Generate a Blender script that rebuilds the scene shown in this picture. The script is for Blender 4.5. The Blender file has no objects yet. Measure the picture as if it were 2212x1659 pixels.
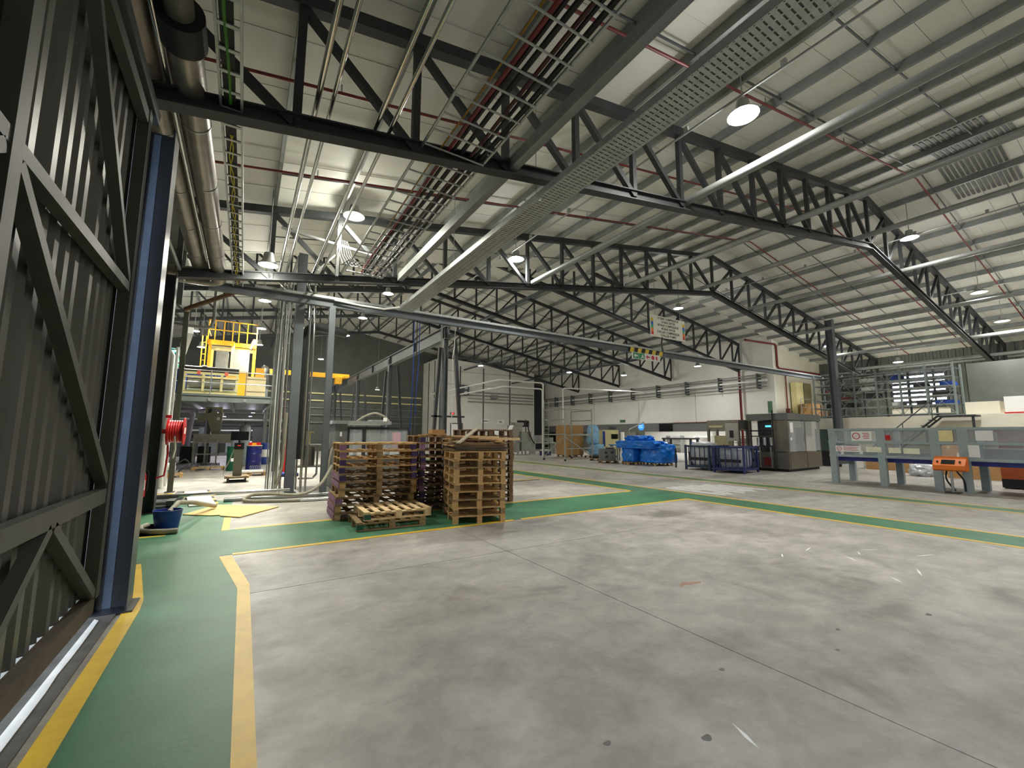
import bpy, math, random
from mathutils import Vector, Matrix
random.seed(7)
SC = bpy.context.scene
COL = SC.collection
R = math.radians
# ---------------------------------------------------------------- camera, sky, exposure
cam_d = bpy.data.cameras.new('camera'); cam = bpy.data.objects.new('camera', cam_d); COL.objects.link(cam)
cam_d.sensor_fit = 'HORIZONTAL'; cam_d.sensor_width = 36.0
cam_d.lens = 36.0 * 920.0 / 2212.0
cam_d.clip_start = 0.05; cam_d.clip_end = 300
YAW, PITCH, ROLL = -0.559, 0.1195, -0.0025
Mr = Matrix.Rotation(YAW, 3, 'Z') @ Matrix.Rotation(PITCH, 3, 'X') @ Matrix.Rotation(ROLL, 3, 'Y')
cam.matrix_world = Matrix.Translation((0, 0, 1.6)) @ (Mr @ Matrix.Rotation(R(90), 3, 'X')).to_4x4()
SC.camera = cam
SC.view_settings.view_transform = 'Standard'
SC.view_settings.look = 'None'
SC.view_settings.gamma = 1.0
SC.view_settings.use_curve_mapping = False
SC.view_settings.exposure = 0.0
LAMP_POWER = 0.74
W = bpy.data.worlds.new('daylight'); SC.world = W; W.use_nodes = True
bg = W.node_tree.nodes['Background']
bg.inputs[0].default_value = (0.70, 0.82, 1.0, 1); bg.inputs[1].default_value = 9.0

# ---------------------------------------------------------------- helpers
def lin(c):
    return tuple(((v / 255) / 12.92 if v / 255 <= 0.04045 else ((v / 255 + 0.055) / 1.055) ** 2.4) for v in c)
MATS = {}
def mat(name, rgb, rough=0.6, metal=0.0, var=0.12, scale=6.0, bump=0.0, bscale=60.0, stretch=None, emit=None, alpha=None, spec=0.5, trans=None):
    """procedural material: base colour (sRGB 0-255), large+fine noise variation, optional bump"""
    if name in MATS: return MATS[name]
    m = bpy.data.materials.new(name); m.use_nodes = True; MATS[name] = m
    nt = m.node_tree; N = nt.nodes; L = nt.links
    b = N['Principled BSDF']
    c = lin(rgb)
    b.inputs['Roughness'].default_value = rough; b.inputs['Metallic'].default_value = metal
    b.inputs['Specular IOR Level'].default_value = spec
    tc = N.new('ShaderNodeTexCoord')
    mp = N.new('ShaderNodeMapping'); L.new(tc.outputs['Object'], mp.inputs[0])
    if stretch: mp.inputs['Scale'].default_value = stretch
    n1 = N.new('ShaderNodeTexNoise'); n1.inputs['Scale'].default_value = scale; n1.inputs['Detail'].default_value = 6
    L.new(mp.outputs[0], n1.inputs['Vector'])
    if var > 0:
        r = N.new('ShaderNodeValToRGB')
        r.color_ramp.elements[0].position = 0.3; r.color_ramp.elements[1].position = 0.7
        r.color_ramp.elements[0].color = (*[v * (1 - var) for v in c], 1)
        r.color_ramp.elements[1].color = (*[min(1, v * (1 + var)) for v in c], 1)
        L.new(n1.outputs['Fac'], r.inputs[0]); L.new(r.outputs[0], b.inputs['Base Color'])
    else:
        b.inputs['Base Color'].default_value = (*c, 1)
    if bump > 0:
        n2 = N.new('ShaderNodeTexNoise'); n2.inputs['Scale'].default_value = bscale; n2.inputs['Detail'].default_value = 4
        L.new(mp.outputs[0], n2.inputs['Vector'])
        bp = N.new('ShaderNodeBump'); bp.inputs['Strength'].default_value = bump; bp.inputs['Distance'].default_value = 0.02
        L.new(n2.outputs['Fac'], bp.inputs['Height']); L.new(bp.outputs[0], b.inputs['Normal'])
    if emit:
        b.inputs['Emission Color'].default_value = (*lin(emit[0]), 1); b.inputs['Emission Strength'].default_value = emit[1]
    if alpha is not None: b.inputs['Alpha'].default_value = alpha
    if trans is not None:
        b.inputs['Transmission Weight'].default_value = trans; b.inputs['IOR'].default_value = 1.1
    return m

def basis(d, up=(0, 0, 1)):
    d = Vector(d).normalized(); up = Vector(up)
    if abs(d.dot(up.normalized())) > 0.999: up = Vector((0, 1, 0)) if abs(d.y) < 0.9 else Vector((1, 0, 0))
    s = d.cross(up).normalized(); u = s.cross(d).normalized()
    return d, s, u

class MB:
    def __init__(s): s.v = []; s.f = []
    def add(s, vs, fs):
        o = len(s.v); s.v += [tuple(v) for v in vs]; s.f += [tuple(i + o for i in f) for f in fs]; return s
    def box(s, x0, x1, y0, y1, z0, z1):
        return s.add([(x0,y0,z0),(x1,y0,z0),(x1,y1,z0),(x0,y1,z0),(x0,y0,z1),(x1,y0,z1),(x1,y1,z1),(x0,y1,z1)],
                     [(0,3,2,1),(4,5,6,7),(0,1,5,4),(1,2,6,5),(2,3,7,6),(3,0,4,7)])
    def bar(s, p, q, w, h, up=(0, 0, 1)):
        p = Vector(p); q = Vector(q); d, sd, u = basis(q - p, up)
        vs = []
        for c in (p, q):
            for a, b in ((-1,-1),(1,-1),(1,1),(-1,1)): vs.append(c + sd * a * w / 2 + u * b * h / 2)
        return s.add(vs, [(3,2,1,0),(4,5,6,7),(0,1,5,4),(1,2,6,5),(2,3,7,6),(3,0,4,7)])
    def ibeam(s, p, q, h, b, tw=0.012, tf=0.016, up=(0, 0, 1)):
        p = Vector(p); q = Vector(q); d, sd, u = basis(q - p, up)
        s.bar(p, q, tw, h - 2 * tf, up)
        for k in (-1, 1): s.bar(p + u * k * (h / 2 - tf / 2), q + u * k * (h / 2 - tf / 2), b, tf, up)
        return s
    def tube(s, p, q, r, n=10, r2=None):
        p = Vector(p); q = Vector(q); d, sd, u = basis(q - p); r2 = r if r2 is None else r2
        vs = []
        for c, rr in ((p, r), (q, r2)):
            for i in range(n):
                a = 2 * math.pi * i / n; vs.append(c + sd * math.cos(a) * rr + u * math.sin(a) * rr)
        fs = [(i, (i + 1) % n, n + (i + 1) % n, n + i) for i in range(n)]
        fs += [tuple(range(n - 1, -1, -1)), tuple(range(n, 2 * n))]
        return s.add(vs, fs)
    def path(s, pts, r, n=8):
        pts = [Vector(p) for p in pts]; rings = []
        u0 = None
        for i, p in enumerate(pts):
            if i == 0: d = pts[1] - p
            elif i == len(pts) - 1: d = p - pts[i - 1]
            else: d = (pts[i + 1] - p).normalized() + (p - pts[i - 1]).normalized()
            d.normalize()
            if u0 is None: _, sd, u = basis(d)
            else:
                u = (u0 - d * u0.dot(d)); u.normalize(); sd = d.cross(u).normalized()
            u0 = u
            rings.append([p + sd * math.cos(2*math.pi*k/n) * r + u * math.sin(2*math.pi*k/n) * r for k in range(n)])
        vs = [v for rg in rings for v in rg]; fs = []
        for i in range(len(pts) - 1):
            for k in range(n):
                a = i * n + k; b = i * n + (k + 1) % n; fs.append((a, b, b + n, a + n))
        fs += [tuple(range(n - 1, -1, -1)), tuple(range(len(vs) - n, len(vs)))]
        return s.add(vs, fs)
    def lathe(s, prof, n=16, c=(0, 0, 0), cap=True):
        vs = []
        for r, z in prof:
            for i in range(n):
                a = 2 * math.pi * i / n; vs.append((c[0] + r * math.cos(a), c[1] + r * math.sin(a), c[2] + z))
        fs = []
        for j in range(len(prof) - 1):
            for i in range(n): fs.append((j*n+i, j*n+(i+1)%n, (j+1)*n+(i+1)%n, (j+1)*n+i))
        if cap: fs += [tuple(range(n - 1, -1, -1)), tuple(range(len(vs) - n, len(vs)))]
        return s.add(vs, fs)
    def prism(s, poly, a, b, axis='z'):
        """polygon of 2D points extruded along an axis. z:(x,y) y:(x,z) x:(y,z)"""
        def P(p, t): return {'z': (p[0], p[1], t), 'y': (p[0], t, p[1]), 'x': (t, p[0], p[1])}[axis]
        n = len(poly); vs = [P(p, a) for p in poly] + [P(p, b) for p in poly]
        fs = [(i, (i + 1) % n, n + (i + 1) % n, n + i) for i in range(n)] + [tuple(range(n - 1, -1, -1)), tuple(range(n, 2 * n))]
        return s.add(vs, fs)
    def sphere(s, c, r, n=12, m=8, sz=1.0):
        prof = [(max(1e-4, r * math.sin(math.pi * j / m)), -r * sz * math.cos(math.pi * j / m)) for j in range(m + 1)]
        return s.lathe(prof, n, c)
    def build(s, name, m, parent=None, smooth=None, world=False):
        vs = s.v; loc = (0, 0, 0)
        if parent is not None and world:
            iv = wm(parent).inverted(); vs = [tuple(iv @ Vector(v)) for v in vs]
        if parent is None:
            xs = [v[0] for v in vs]; ys = [v[1] for v in vs]; zs = [v[2] for v in vs]
            loc = ((min(xs) + max(xs)) / 2, (min(ys) + max(ys)) / 2, min(zs))
            vs = [(v[0] - loc[0], v[1] - loc[1], v[2] - loc[2]) for v in vs]
        me = bpy.data.meshes.new(name); me.from_pydata(vs, [], s.f); me.update()
        fix_normals(me)
        if smooth is None: smooth = any(len(f) > 8 for f in s.f) or len(s.f) > 60
        if smooth:
            me.polygons.foreach_set('use_smooth', [True] * len(me.polygons)); me.set_sharp_from_angle(angle=R(38))
        me.materials.append(m)
        o = bpy.data.objects.new(name, me); COL.objects.link(o); o.location = loc
        if parent is not None: o.parent = parent
        return o
import bmesh
def fix_normals(me):
    bm = bmesh.new(); bm.from_mesh(me); bmesh.ops.recalc_face_normals(bm, faces=bm.faces[:]); bm.to_mesh(me); bm.free()
def wm(o):
    m = Matrix.LocRotScale(o.location, o.rotation_euler, o.scale)
    return wm(o.parent) @ m if o.parent else m
def tag(o, label=None, cat=None, group=None, kind=None):
    if label: o['label'] = label
    if cat: o['category'] = cat
    if group: o['group'] = group
    if kind: o['kind'] = kind
    return o
def thing(name, label, cat, loc=(0, 0, 0), rz=0.0, group=None):
    o = bpy.data.objects.new(name, None); COL.objects.link(o); o.empty_display_size = 0.2
    o.location = loc; o.rotation_euler = (0, 0, rz)
    return tag(o, label, cat, group)
def inst(src, name, parent, loc, rot=(0, 0, 0), m=None):
    """another object on the same mesh"""
    o = bpy.data.objects.new(name, src.data if m is None else src.data.copy()); COL.objects.link(o)
    if m is not None: o.data.materials.clear(); o.data.materials.append(m)
    o.parent = parent; o.location = loc; o.rotation_euler = rot
    return o
def copy_tree(o, parent=None):
    c = o.copy(); COL.objects.link(c); c.parent = parent
    for ch in list(o.children): copy_tree(ch, c)
    return c
def text(name, body, size, m, parent, loc, rot, align='CENTER', ext=0.002, world=False, bold=0.0):
    cu = bpy.data.curves.new(name, 'FONT'); cu.body = body; cu.size = size; cu.align_x = align; cu.align_y = 'CENTER'; cu.extrude = ext; cu.offset = bold
    t = bpy.data.objects.new(name, cu); COL.objects.link(t)
    dg = bpy.context.evaluated_depsgraph_get(); me = bpy.data.meshes.new_from_object(t.evaluated_get(dg))
    bpy.data.objects.remove(t)
    me.materials.clear(); me.materials.append(m)
    o = bpy.data.objects.new(name, me); COL.objects.link(o); o.parent = parent; o.location = loc; o.rotation_euler = rot
    return o

# ---------------------------------------------------------------- materials
M = {}
M['steel'] = mat('dark painted steel', (42, 45, 46), 0.55, 0.0, 0.18, 4, 0.05, 40)
M['steel2'] = mat('charcoal steel', (70, 76, 77), 0.5, 0.0, 0.15, 4, 0.05, 40)
M['purlin'] = mat('galvanised purlin', (128, 133, 130), 0.5, 0.2, 0.12, 3)
M['tie'] = mat('grey painted tube', (138, 141, 138), 0.42, 0.2, 0.10, 3)
M['blue_steel'] = mat('blue grey painted steel', (94, 100, 103), 0.5, 0.1, 0.1, 3)
M['galv'] = mat('galvanised steel', (165, 168, 165), 0.38, 0.6, 0.12, 8)
M['chrome'] = mat('polished stainless pipe', (205, 205, 200), 0.18, 1.0, 0.05, 4)
M['stainless'] = mat('brushed stainless', (176, 176, 170), 0.32, 0.9, 0.08, 6)
M['clad'] = mat('aluminium duct cladding', (150, 143, 133), 0.36, 0.7, 0.16, 5, 0.15, 14)
M['sheet'] = mat('grey corrugated sheet', (100, 99, 93), 0.38, 0.3, 0.08, 3)
M['roof'] = mat('white insulated roof panel', (212, 211, 200), 0.6, 0, 0.05, 1.5)
M['white_wall'] = mat('white insulated wall panel', (222, 220, 210), 0.45, 0, 0.04, 1.0)
M['beige_wall'] = mat('beige wall', (214, 210, 192), 0.6, 0, 0.06, 1.0)
M['dark_wall'] = mat('painted shade wall sheet', (86, 90, 84), 0.7, 0, 0.15, 1.0)
M['red_pipe'] = mat('dark red sprinkler pipe', (112, 34, 34), 0.5, 0, 0.15, 4)
M['red'] = mat('fire red paint', (190, 28, 30), 0.35, 0, 0.08, 6)
M['black'] = mat('black rubber', (22, 22, 24), 0.6, 0, 0.1, 8)
M['black_gloss'] = mat('black plastic', (18, 19, 21), 0.3, 0, 0.05, 8)
M['green'] = mat('green floor paint', (58, 114, 80), 0.5, 0, 0.26, 1.3, 0.05, 30)
M['yellow'] = mat('yellow floor paint', (224, 182, 46), 0.45, 0, 0.12, 5, 0.05, 40)
M['yellow_paint'] = mat('yellow machine paint', (232, 170, 28), 0.4, 0, 0.08, 4)
M['cream'] = mat('cream machine paint', (228, 218, 160), 0.45, 0, 0.06, 4)
M['white'] = mat('white paint', (235, 235, 230), 0.4, 0, 0.03, 4)
M['paper'] = mat('white paper', (240, 240, 236), 0.7, 0, 0.03, 4)
M['wood'] = mat('pallet wood', (196, 158, 104), 0.75, 0, 0.22, 5, 0.25, 60, (1, 6, 6))
M['wood_new'] = mat('new pallet wood', (226, 196, 146), 0.7, 0, 0.14, 5, 0.2, 60, (1, 6, 6))
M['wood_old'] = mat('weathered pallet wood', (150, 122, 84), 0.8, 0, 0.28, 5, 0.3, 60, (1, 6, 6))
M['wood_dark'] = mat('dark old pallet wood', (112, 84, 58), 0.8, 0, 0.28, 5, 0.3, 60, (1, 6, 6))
M['purple'] = mat('faded purple pallet paint', (146, 106, 136), 0.75, 0, 0.22, 7, 0.2, 60)
M['purple_dark'] = mat('dark purple pallet paint', (66, 46, 92), 0.7, 0, 0.2, 7, 0.2, 60)
M['ply'] = mat('plywood', (214, 180, 112), 0.65, 0, 0.16, 4, 0.1, 50, (1, 5, 1))
M['card'] = mat('cardboard', (176, 136, 88), 0.8, 0, 0.08, 4)
M['blue'] = mat('blue plastic', (24, 60, 140), 0.4, 0, 0.1, 5)
M['drum_blue'] = mat('dark blue drum paint', (26, 30, 96), 0.35, 0, 0.12, 5)
M['drum_green'] = mat('dark green drum paint', (22, 84, 62), 0.35, 0, 0.12, 5)
M['orange'] = mat('orange enclosure', (240, 124, 40), 0.4, 0, 0.06, 5)
M['hose'] = mat('grey ribbed hose', (150, 146, 128), 0.6, 0, 0.12, 8)
M['wrap_blue'] = mat('blue pallet film', (24, 122, 224), 0.16, 0, 0.25, 3, 0.9, 6)
M['wrap_light'] = mat('pale blue film', (140, 190, 222), 0.22, 0, 0.15, 3, 0.6, 8)
M['film'] = mat('silver liner film', (196, 200, 206), 0.3, 0.2, 0.15, 5, 0.7, 9)
M['cage_blue'] = mat('navy cage paint', (40, 52, 104), 0.5, 0, 0.12, 5)
M['glass'] = mat('clear polycarbonate', (205, 212, 214), 0.12, 0, 0, 1, alpha=0.28)
M['screen'] = mat('dark screen', (16, 18, 20), 0.2, 0, 0, 1)
M['lens'] = mat('lamp lens', (255, 250, 240), 0.3, 0, 0, 1, emit=((255, 250, 240), 60.0))
# ================================================================ the building
def zb1(x):  # underside of the lower chord, near hall (ridge x = 18.4)
    if x <= 18.4: return 5.09 + 0.1675 * max(x, -0.5)
    return 5.09 + 0.1675 * (36.8 - x)
def zt1(x):  # centre of the upper chord
    return 7.02 + 0.1675 * (x if x <= 18.4 else 36.8 - x)
def zb2(x):  # far hall (ridge x = 9.0)
    return 10.04 - 0.174 * abs(x - 9.0)
def zt2(x): return zb2(x) + 2.1
X1L, X1R, Y1A, Y1B = -1.7, 38.0, -7.0, 15.2
X2L, X2R, Y2A, Y2B = -13.0, 31.0, 15.2, 46.0

# floor: sub-base with concrete slabs, painted walkways and lines on top
fl = tag(MB().box(-14, 40, -7.2, 47, -0.30, -0.05).build('floor', mat('sub base', (60, 58, 55), 0.9)), kind='structure')
conc = bpy.data.materials.new('worn concrete'); conc.use_nodes = True
def concrete(m):
    nt = m.node_tree; N = nt.nodes; L = nt.links; b = N['Principled BSDF']
    g = N.new('ShaderNodeNewGeometry')
    def noise(sc, det, st=(1, 1, 1), dist=0.0):
        mp = N.new('ShaderNodeMapping'); mp.inputs['Scale'].default_value = st; L.new(g.outputs['Position'], mp.inputs[0])
        n = N.new('ShaderNodeTexNoise'); n.inputs['Scale'].default_value = sc; n.inputs['Detail'].default_value = det; n.inputs['Roughness'].default_value = 0.62
        n.inputs['Distortion'].default_value = dist
        L.new(mp.outputs[0], n.inputs['Vector']); return n
    def ramp(n, a, b_, ca, cb):
        r = N.new('ShaderNodeValToRGB'); r.color_ramp.elements[0].position = a; r.color_ramp.elements[1].position = b_
        r.color_ramp.elements[0].color = (*ca, 1); r.color_ramp.elements[1].color = (*cb, 1); L.new(n.outputs['Fac'], r.inputs[0]); return r
    def mul(a, b_, f=1.0):
        x = N.new('ShaderNodeMix'); x.data_type = 'RGBA'; x.blend_type = 'MULTIPLY'; x.inputs[0].default_value = f
        L.new(a, x.inputs[6]); L.new(b_, x.inputs[7]); return x.outputs[2]
    base = ramp(noise(0.55, 8, (1, 1, 1), 0.6), 0.32, 0.68, lin((154, 149, 141)), lin((188, 184, 175)))
    mid = ramp(noise(2.6, 9, (1, 1.2, 1), 0.4), 0.30, 0.66, (0.70, 0.70, 0.71), (1.08, 1.08, 1.07))
    fine = ramp(noise(14, 6), 0.3, 0.6, (0.9, 0.9, 0.9), (1, 1, 1))
    blot = ramp(noise(0.9, 3, (1, 1, 1), 1.2), 0.28, 0.40, (0.72, 0.70, 0.67), (1, 1, 1))
    c = mul(mul(mul(base.outputs[0], mid.outputs[0]), fine.outputs[0]), blot.outputs[0], 0.8)
    # a few oil stains at their own places
    sep = N.new('ShaderNodeSeparateXYZ'); L.new(g.outputs['Position'], sep.inputs[0])
    nz = noise(2.2, 4)
    for (sx, sy, rx, ry, k) in ((7.55, 5.95, 0.85, 0.42, 0.60), (4.7, 6.75, 0.55, 0.25, 0.72), (9.3, 6.2, 0.9, 0.4, 0.85), (6.6, 1.2, 0.5, 0.3, 0.72), (5.2, 1.65, 0.6, 0.2, 0.8), (2.2, 3.9, 1.0, 0.6, 0.86)):
        a = N.new('ShaderNodeVectorMath'); a.operation = 'SUBTRACT'; a.inputs[1].default_value = (sx, sy, 0); L.new(g.outputs['Position'], a.inputs[0])
        d = N.new('ShaderNodeVectorMath'); d.operation = 'DIVIDE'; d.inputs[1].default_value = (rx, ry, 1); L.new(a.outputs[0], d.inputs[0])
        ln = N.new('ShaderNodeVectorMath'); ln.operation = 'LENGTH'; L.new(d.outputs[0], ln.inputs[0])
        ad = N.new('ShaderNodeMath'); ad.operation = 'MULTIPLY_ADD'; ad.inputs[1].default_value = 1.6; L.new(nz.outputs['Fac'], ad.inputs[0]); L.new(ln.outputs['Value'], ad.inputs[2])
        r = N.new('ShaderNodeValToRGB'); r.color_ramp.elements[0].position = 0.62; r.color_ramp.elements[1].position = 0.86
        dv = N.new('ShaderNodeMath'); dv.operation = 'MULTIPLY'; dv.inputs[1].default_value = 0.5; L.new(ad.outputs[0], dv.inputs[0])
        r.color_ramp.elements[0].color = (k, k * 0.98, k * 0.95, 1); r.color_ramp.elements[1].color = (1, 1, 1, 1)
        L.new(dv.outputs[0], r.inputs[0]); c = mul(c, r.outputs[0])
    L.new(c, b.inputs['Base Color'])
    rr = ramp(noise(1.7, 6), 0.3, 0.7, (0.36,) * 3, (0.60,) * 3); L.new(rr.outputs[0], b.inputs['Roughness'])
    bp = N.new('ShaderNodeBump'); bp.inputs['Strength'].default_value = 0.06; bp.inputs['Distance'].default_value = 0.02
    L.new(noise(30, 5).outputs['Fac'], bp.inputs['Height']); L.new(bp.outputs[0], b.inputs['Normal'])
concrete(conc)
jx = [-14, -2.8, 3.21, 9.66, 16.0, 23.0, 31.0, 40]; jy = [-7.2, -0.75, 5.26, 17.2, 24.0, 32.0, 47]
for i in range(len(jx) - 1):
    for j in range(len(jy) - 1):
        g = 0.005
        MB().box(jx[i] + g, jx[i + 1] - g, jy[j] + g, jy[j + 1] - g, -0.05, 0.0).build('concrete_slab', conc, fl, world=True)
def paint(name, poly, m, z=0.003):
    return MB().prism(poly, 0.0002, z, 'z').build(name, m, fl, world=True)
def rect(name, x0, x1, y0, y1, m, z=0.003): return paint(name, [(x0, y0), (x1, y0), (x1, y1), (x0, y1)], m, z)
G, Yl = M['green'], M['yellow']
paint('green_walkway', [(-0.70, -2), (0.05, -2), (0.05, 5.5), (-0.16, 7.0), (-0.16, 7.04), (9.65, 7.04), (9.65, 8.82), (-0.12, 8.82), (-0.12, 12.4), (-0.9, 13.6), (-2.6, 13.6), (-2.6, 8.9), (-1.6, 8.9), (-1.6, 6.6), (-0.82, 5.6)], G)
rect('green_walkway', 9.65, 10.68, -3, 30, G)
rect('green_walkway', 13.95, 14.55, -3, 30, G)
yz = 0.005
paint('yellow_line', [(0.05, -2), (0.16, -2), (0.16, 5.56), (0.05, 5.48)], Yl, yz)
paint('yellow_line', [(0.05, 5.48), (0.16, 5.56), (-0.03, 6.98), (-0.17, 6.98)], Yl, yz)
paint('yellow_line', [(-0.82, -2), (-0.70, -2), (-0.70, 5.3), (-0.82, 5.2)], Yl, yz)
paint('yellow_line', [(-0.82, 5.2), (-0.70, 5.3), (-0.72, 5.6), (-0.97, 7.1), (-1.09, 7.1), (-0.86, 5.6)], Yl, yz)
rect('yellow_line', -0.02, 4.45, 6.99, 7.09, Yl, yz); rect('yellow_line', 4.62, 9.60, 6.99, 7.09, Yl, yz)
rect('yellow_line', -0.02, 9.68, 8.80, 8.90, Yl, yz)
rect('yellow_line', -0.21, -0.10, 8.80, 10.1, Yl, yz)
rect('yellow_line', -1.6, -0.95, 8.82, 8.90, Yl, yz)
rect('red_patch', -1.75, -1.02, 8.95, 10.1, mat('red floor paint', (140, 70, 60), 0.5, 0, 0.2, 4))
rect('yellow_line', -2.2, -0.95, 14.9, 15.0, Yl, yz); paint('yellow_line', [(-1.75, 15.0), (-1.62, 15.0), (-1.0, 13.7), (-1.12, 13.7)], Yl, yz)
for (a, b) in ((-3, 7.09), (8.80, 30)): rect('yellow_line', 9.60, 9.70, a, b, Yl, yz)
rect('yellow_line', 10.63, 10.73, -3, 30, Yl, yz)
for x in (13.88, 14.54): rect('yellow_line', x, x + 0.09, -3, 30, Yl, yz)
rect('yellow_line', 6.6, 9.6, 13.0, 13.1, Yl, yz)
rect('trench_cover', 6.2, 9.2, 12.75, 12.9, mat('dark steel grating', (50, 48, 44), 0.7, 0.3), 0.004)
Wp = mat('white floor paint', (236, 236, 234), 0.45, 0, 0.08, 5)
hatch = [[(6.95, 8.85)], [(7.9, 8.9), (6.95, 7.5)], [(7.2, 8.85)], [(6.95, 8.85)], [(7.1, 8.9)], [(6.95, 8.7)], [(7.2, 8.8)], [(6.95, 8.5)]]
for k, segs in enumerate(hatch):
    x = 11.12 + k * 0.3
    for (a, b) in segs: rect('white_stripe', x, x + 0.13, a, b, Wp, 0.004)
# short chalky scuffs
for (x, y, a, l) in ((6.26, 3.13, .5, .22), (6.92, 3.1, .2, .3), (6.87, 2.57, .9, .28), (7.28, 2.63, .5, .2), (7.62, 2.62, -.5, .3), (6.32, 1.96, .8, .22), (6.89, 1.91, .4, .35), (7.92, 2.11, -.3, .35), (9.28, 1.75, 1.4, .3), (2.39, 1.45, 1.2, .2)):
    d = Vector((math.cos(a), math.sin(a))) * l / 2; n = Vector((-d.y, d.x)).normalized() * 0.012
    paint('chalk_scuff', [(x - d.x, y - d.y), (x - d.x * .2 + n.x, y - d.y * .2 + n.y), (x + d.x, y + d.y), (x + n.x * -1, y - n.y)], Wp, 0.002)

rm_ = mat('rust scuff', (168, 132, 116), 0.7, 0, 0.1, 8)
paint('rust_mark', [(4.02, 3.06), (4.14, 3.10), (4.22, 3.06), (4.36, 3.05), (4.40, 3.08), (4.24, 3.12), (4.20, 3.16), (4.12, 3.14)], rm_, 0.0015)
for (x, y, r_) in ((2.2, 1.55, .022), (1.72, 1.8, .016), (3.9, 1.6, .014), (4.3, 1.75, .014), (5.35, 1.45, .022), (2.9, 1.9, .016)):
    paint('tyre_spot', [(x + r_ * 1.5 * math.cos(a), y + r_ * math.sin(a * 1.0) * (1 + .3 * math.sin(3 * a))) for a in [i * math.pi / 5 for i in range(10)]], mat('tyre spot', (112, 110, 107), 0.7), 0.0012)

# ---- roof
ce = tag(MB().box(-14, 40, -7.2, 47, 13.2, 13.3).build('ceiling', M['dark_wall']), kind='structure')
def slope_panel(xa, za, xb, zb_, y0, y1, th=0.06, nm='roof_panel', m=None):
    MB().prism([(xa, za), (xb, zb_), (xb, zb_ + th), (xa, za + th)], y0, y1, 'y').build(nm, m or M['roof'], ce, world=True)
def zr1(x): return zt1(x) + 0.31
def zr2(x): return zt2(x) + 0.31
yk = Y1A; i = 0
while yk < Y1B - 0.01:
    y1 = min(yk + 0.56, Y1B); dz = 0.006 * (i % 2)
    slope_panel(X1L - .2, zr1(X1L - .2) + dz, 18.4, zr1(18.4) + dz, yk, y1 - 0.006); slope_panel(18.4, zr1(18.4) + dz, X1R, zr1(X1R) + dz, yk, y1 - 0.006)
    yk = y1; i += 1
yk = Y2A; i = 0
while yk < Y2B - 0.01:
    y1 = min(yk + 0.62, Y2B); dz = 0.006 * (i % 2)
    slope_panel(X2L, zr2(X2L) + dz, 9.0, zr2(9.0) + dz, yk, y1 - 0.006); slope_panel(9.0, zr2(9.0) + dz, X2R + .3, zr2(X2R + .3) + dz, yk, y1 - 0.006)
    yk = y1; i += 1
# grey corrugated patches near the ridge
for (xa, xb, y0, y1) in ((15.95, 17.2, 2.2, 3.75), (17.35, 18.3, 1.9, 3.6), (18.5, 19.7, 2.3, 3.85), (19.9, 21.0, 2.2, 3.8)):
    mb = MB(); n_ = int((y1 - y0) / .12)
    for k in range(n_): mb.bar((xa, y0 + k * .12, zr1(xa) - .012), (xb, y0 + k * .12, zr1(xb) - .012), .07, .03)
    mb.build('corrugated_patch', mat('grey roof patch', (96, 100, 100), .5, .2), ce, world=True)
# purlins (one per panel point)
def purlin(x, z, y0, y1):
    MB().box(-0.035, 0.035, 0, y1 - y0, -0.1, 0.1).build('purlin', M['purlin'], ce).location = Vector((x, y0, z)) - ce.location
for k in range(25):
    x = 0.3 + 1.5 * k
    purlin(x, zt1(x) + 0.2, -3.5, Y1B - 0.05)
purlin(-1.2, zt1(-1.2) + 0.2, -3.5, Y1B - 0.05)
for k in range(-14, 15):
    x = 9.0 + 1.5 * k
    purlin(x, zt2(x) + 0.2, Y2A + 0.1, 45)
# sag rods
for y in (2.5, 4.0, 8.5, 10.0, 13.5):
    mb = MB()
    mb.bar((0.3, y, zt1(0.3) + .16), (18.2, y, zt1(18.2) + .16), 0.03, 0.03); mb.bar((18.6, y, zt1(18.6) + .16), (36.3, y, zt1(36.3) + .16), 0.03, 0.03)
    mb.build('sag_rod', M['steel2'], ce, world=True)
for y in (19.5, 21.5, 25.5, 27.5, 32.5, 38.5):
    mb = MB(); mb.bar((-8, y, zt2(-8) + .15), (8.9, y, zt2(8.9) + .15), 0.03, 0.03); mb.bar((9.1, y, zt2(9.1) + .15), (30.5, y, zt2(30.5) + .15), 0.03, 0.03)
    mb.build('sag_rod', M['steel2'], ce, world=True)

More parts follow.
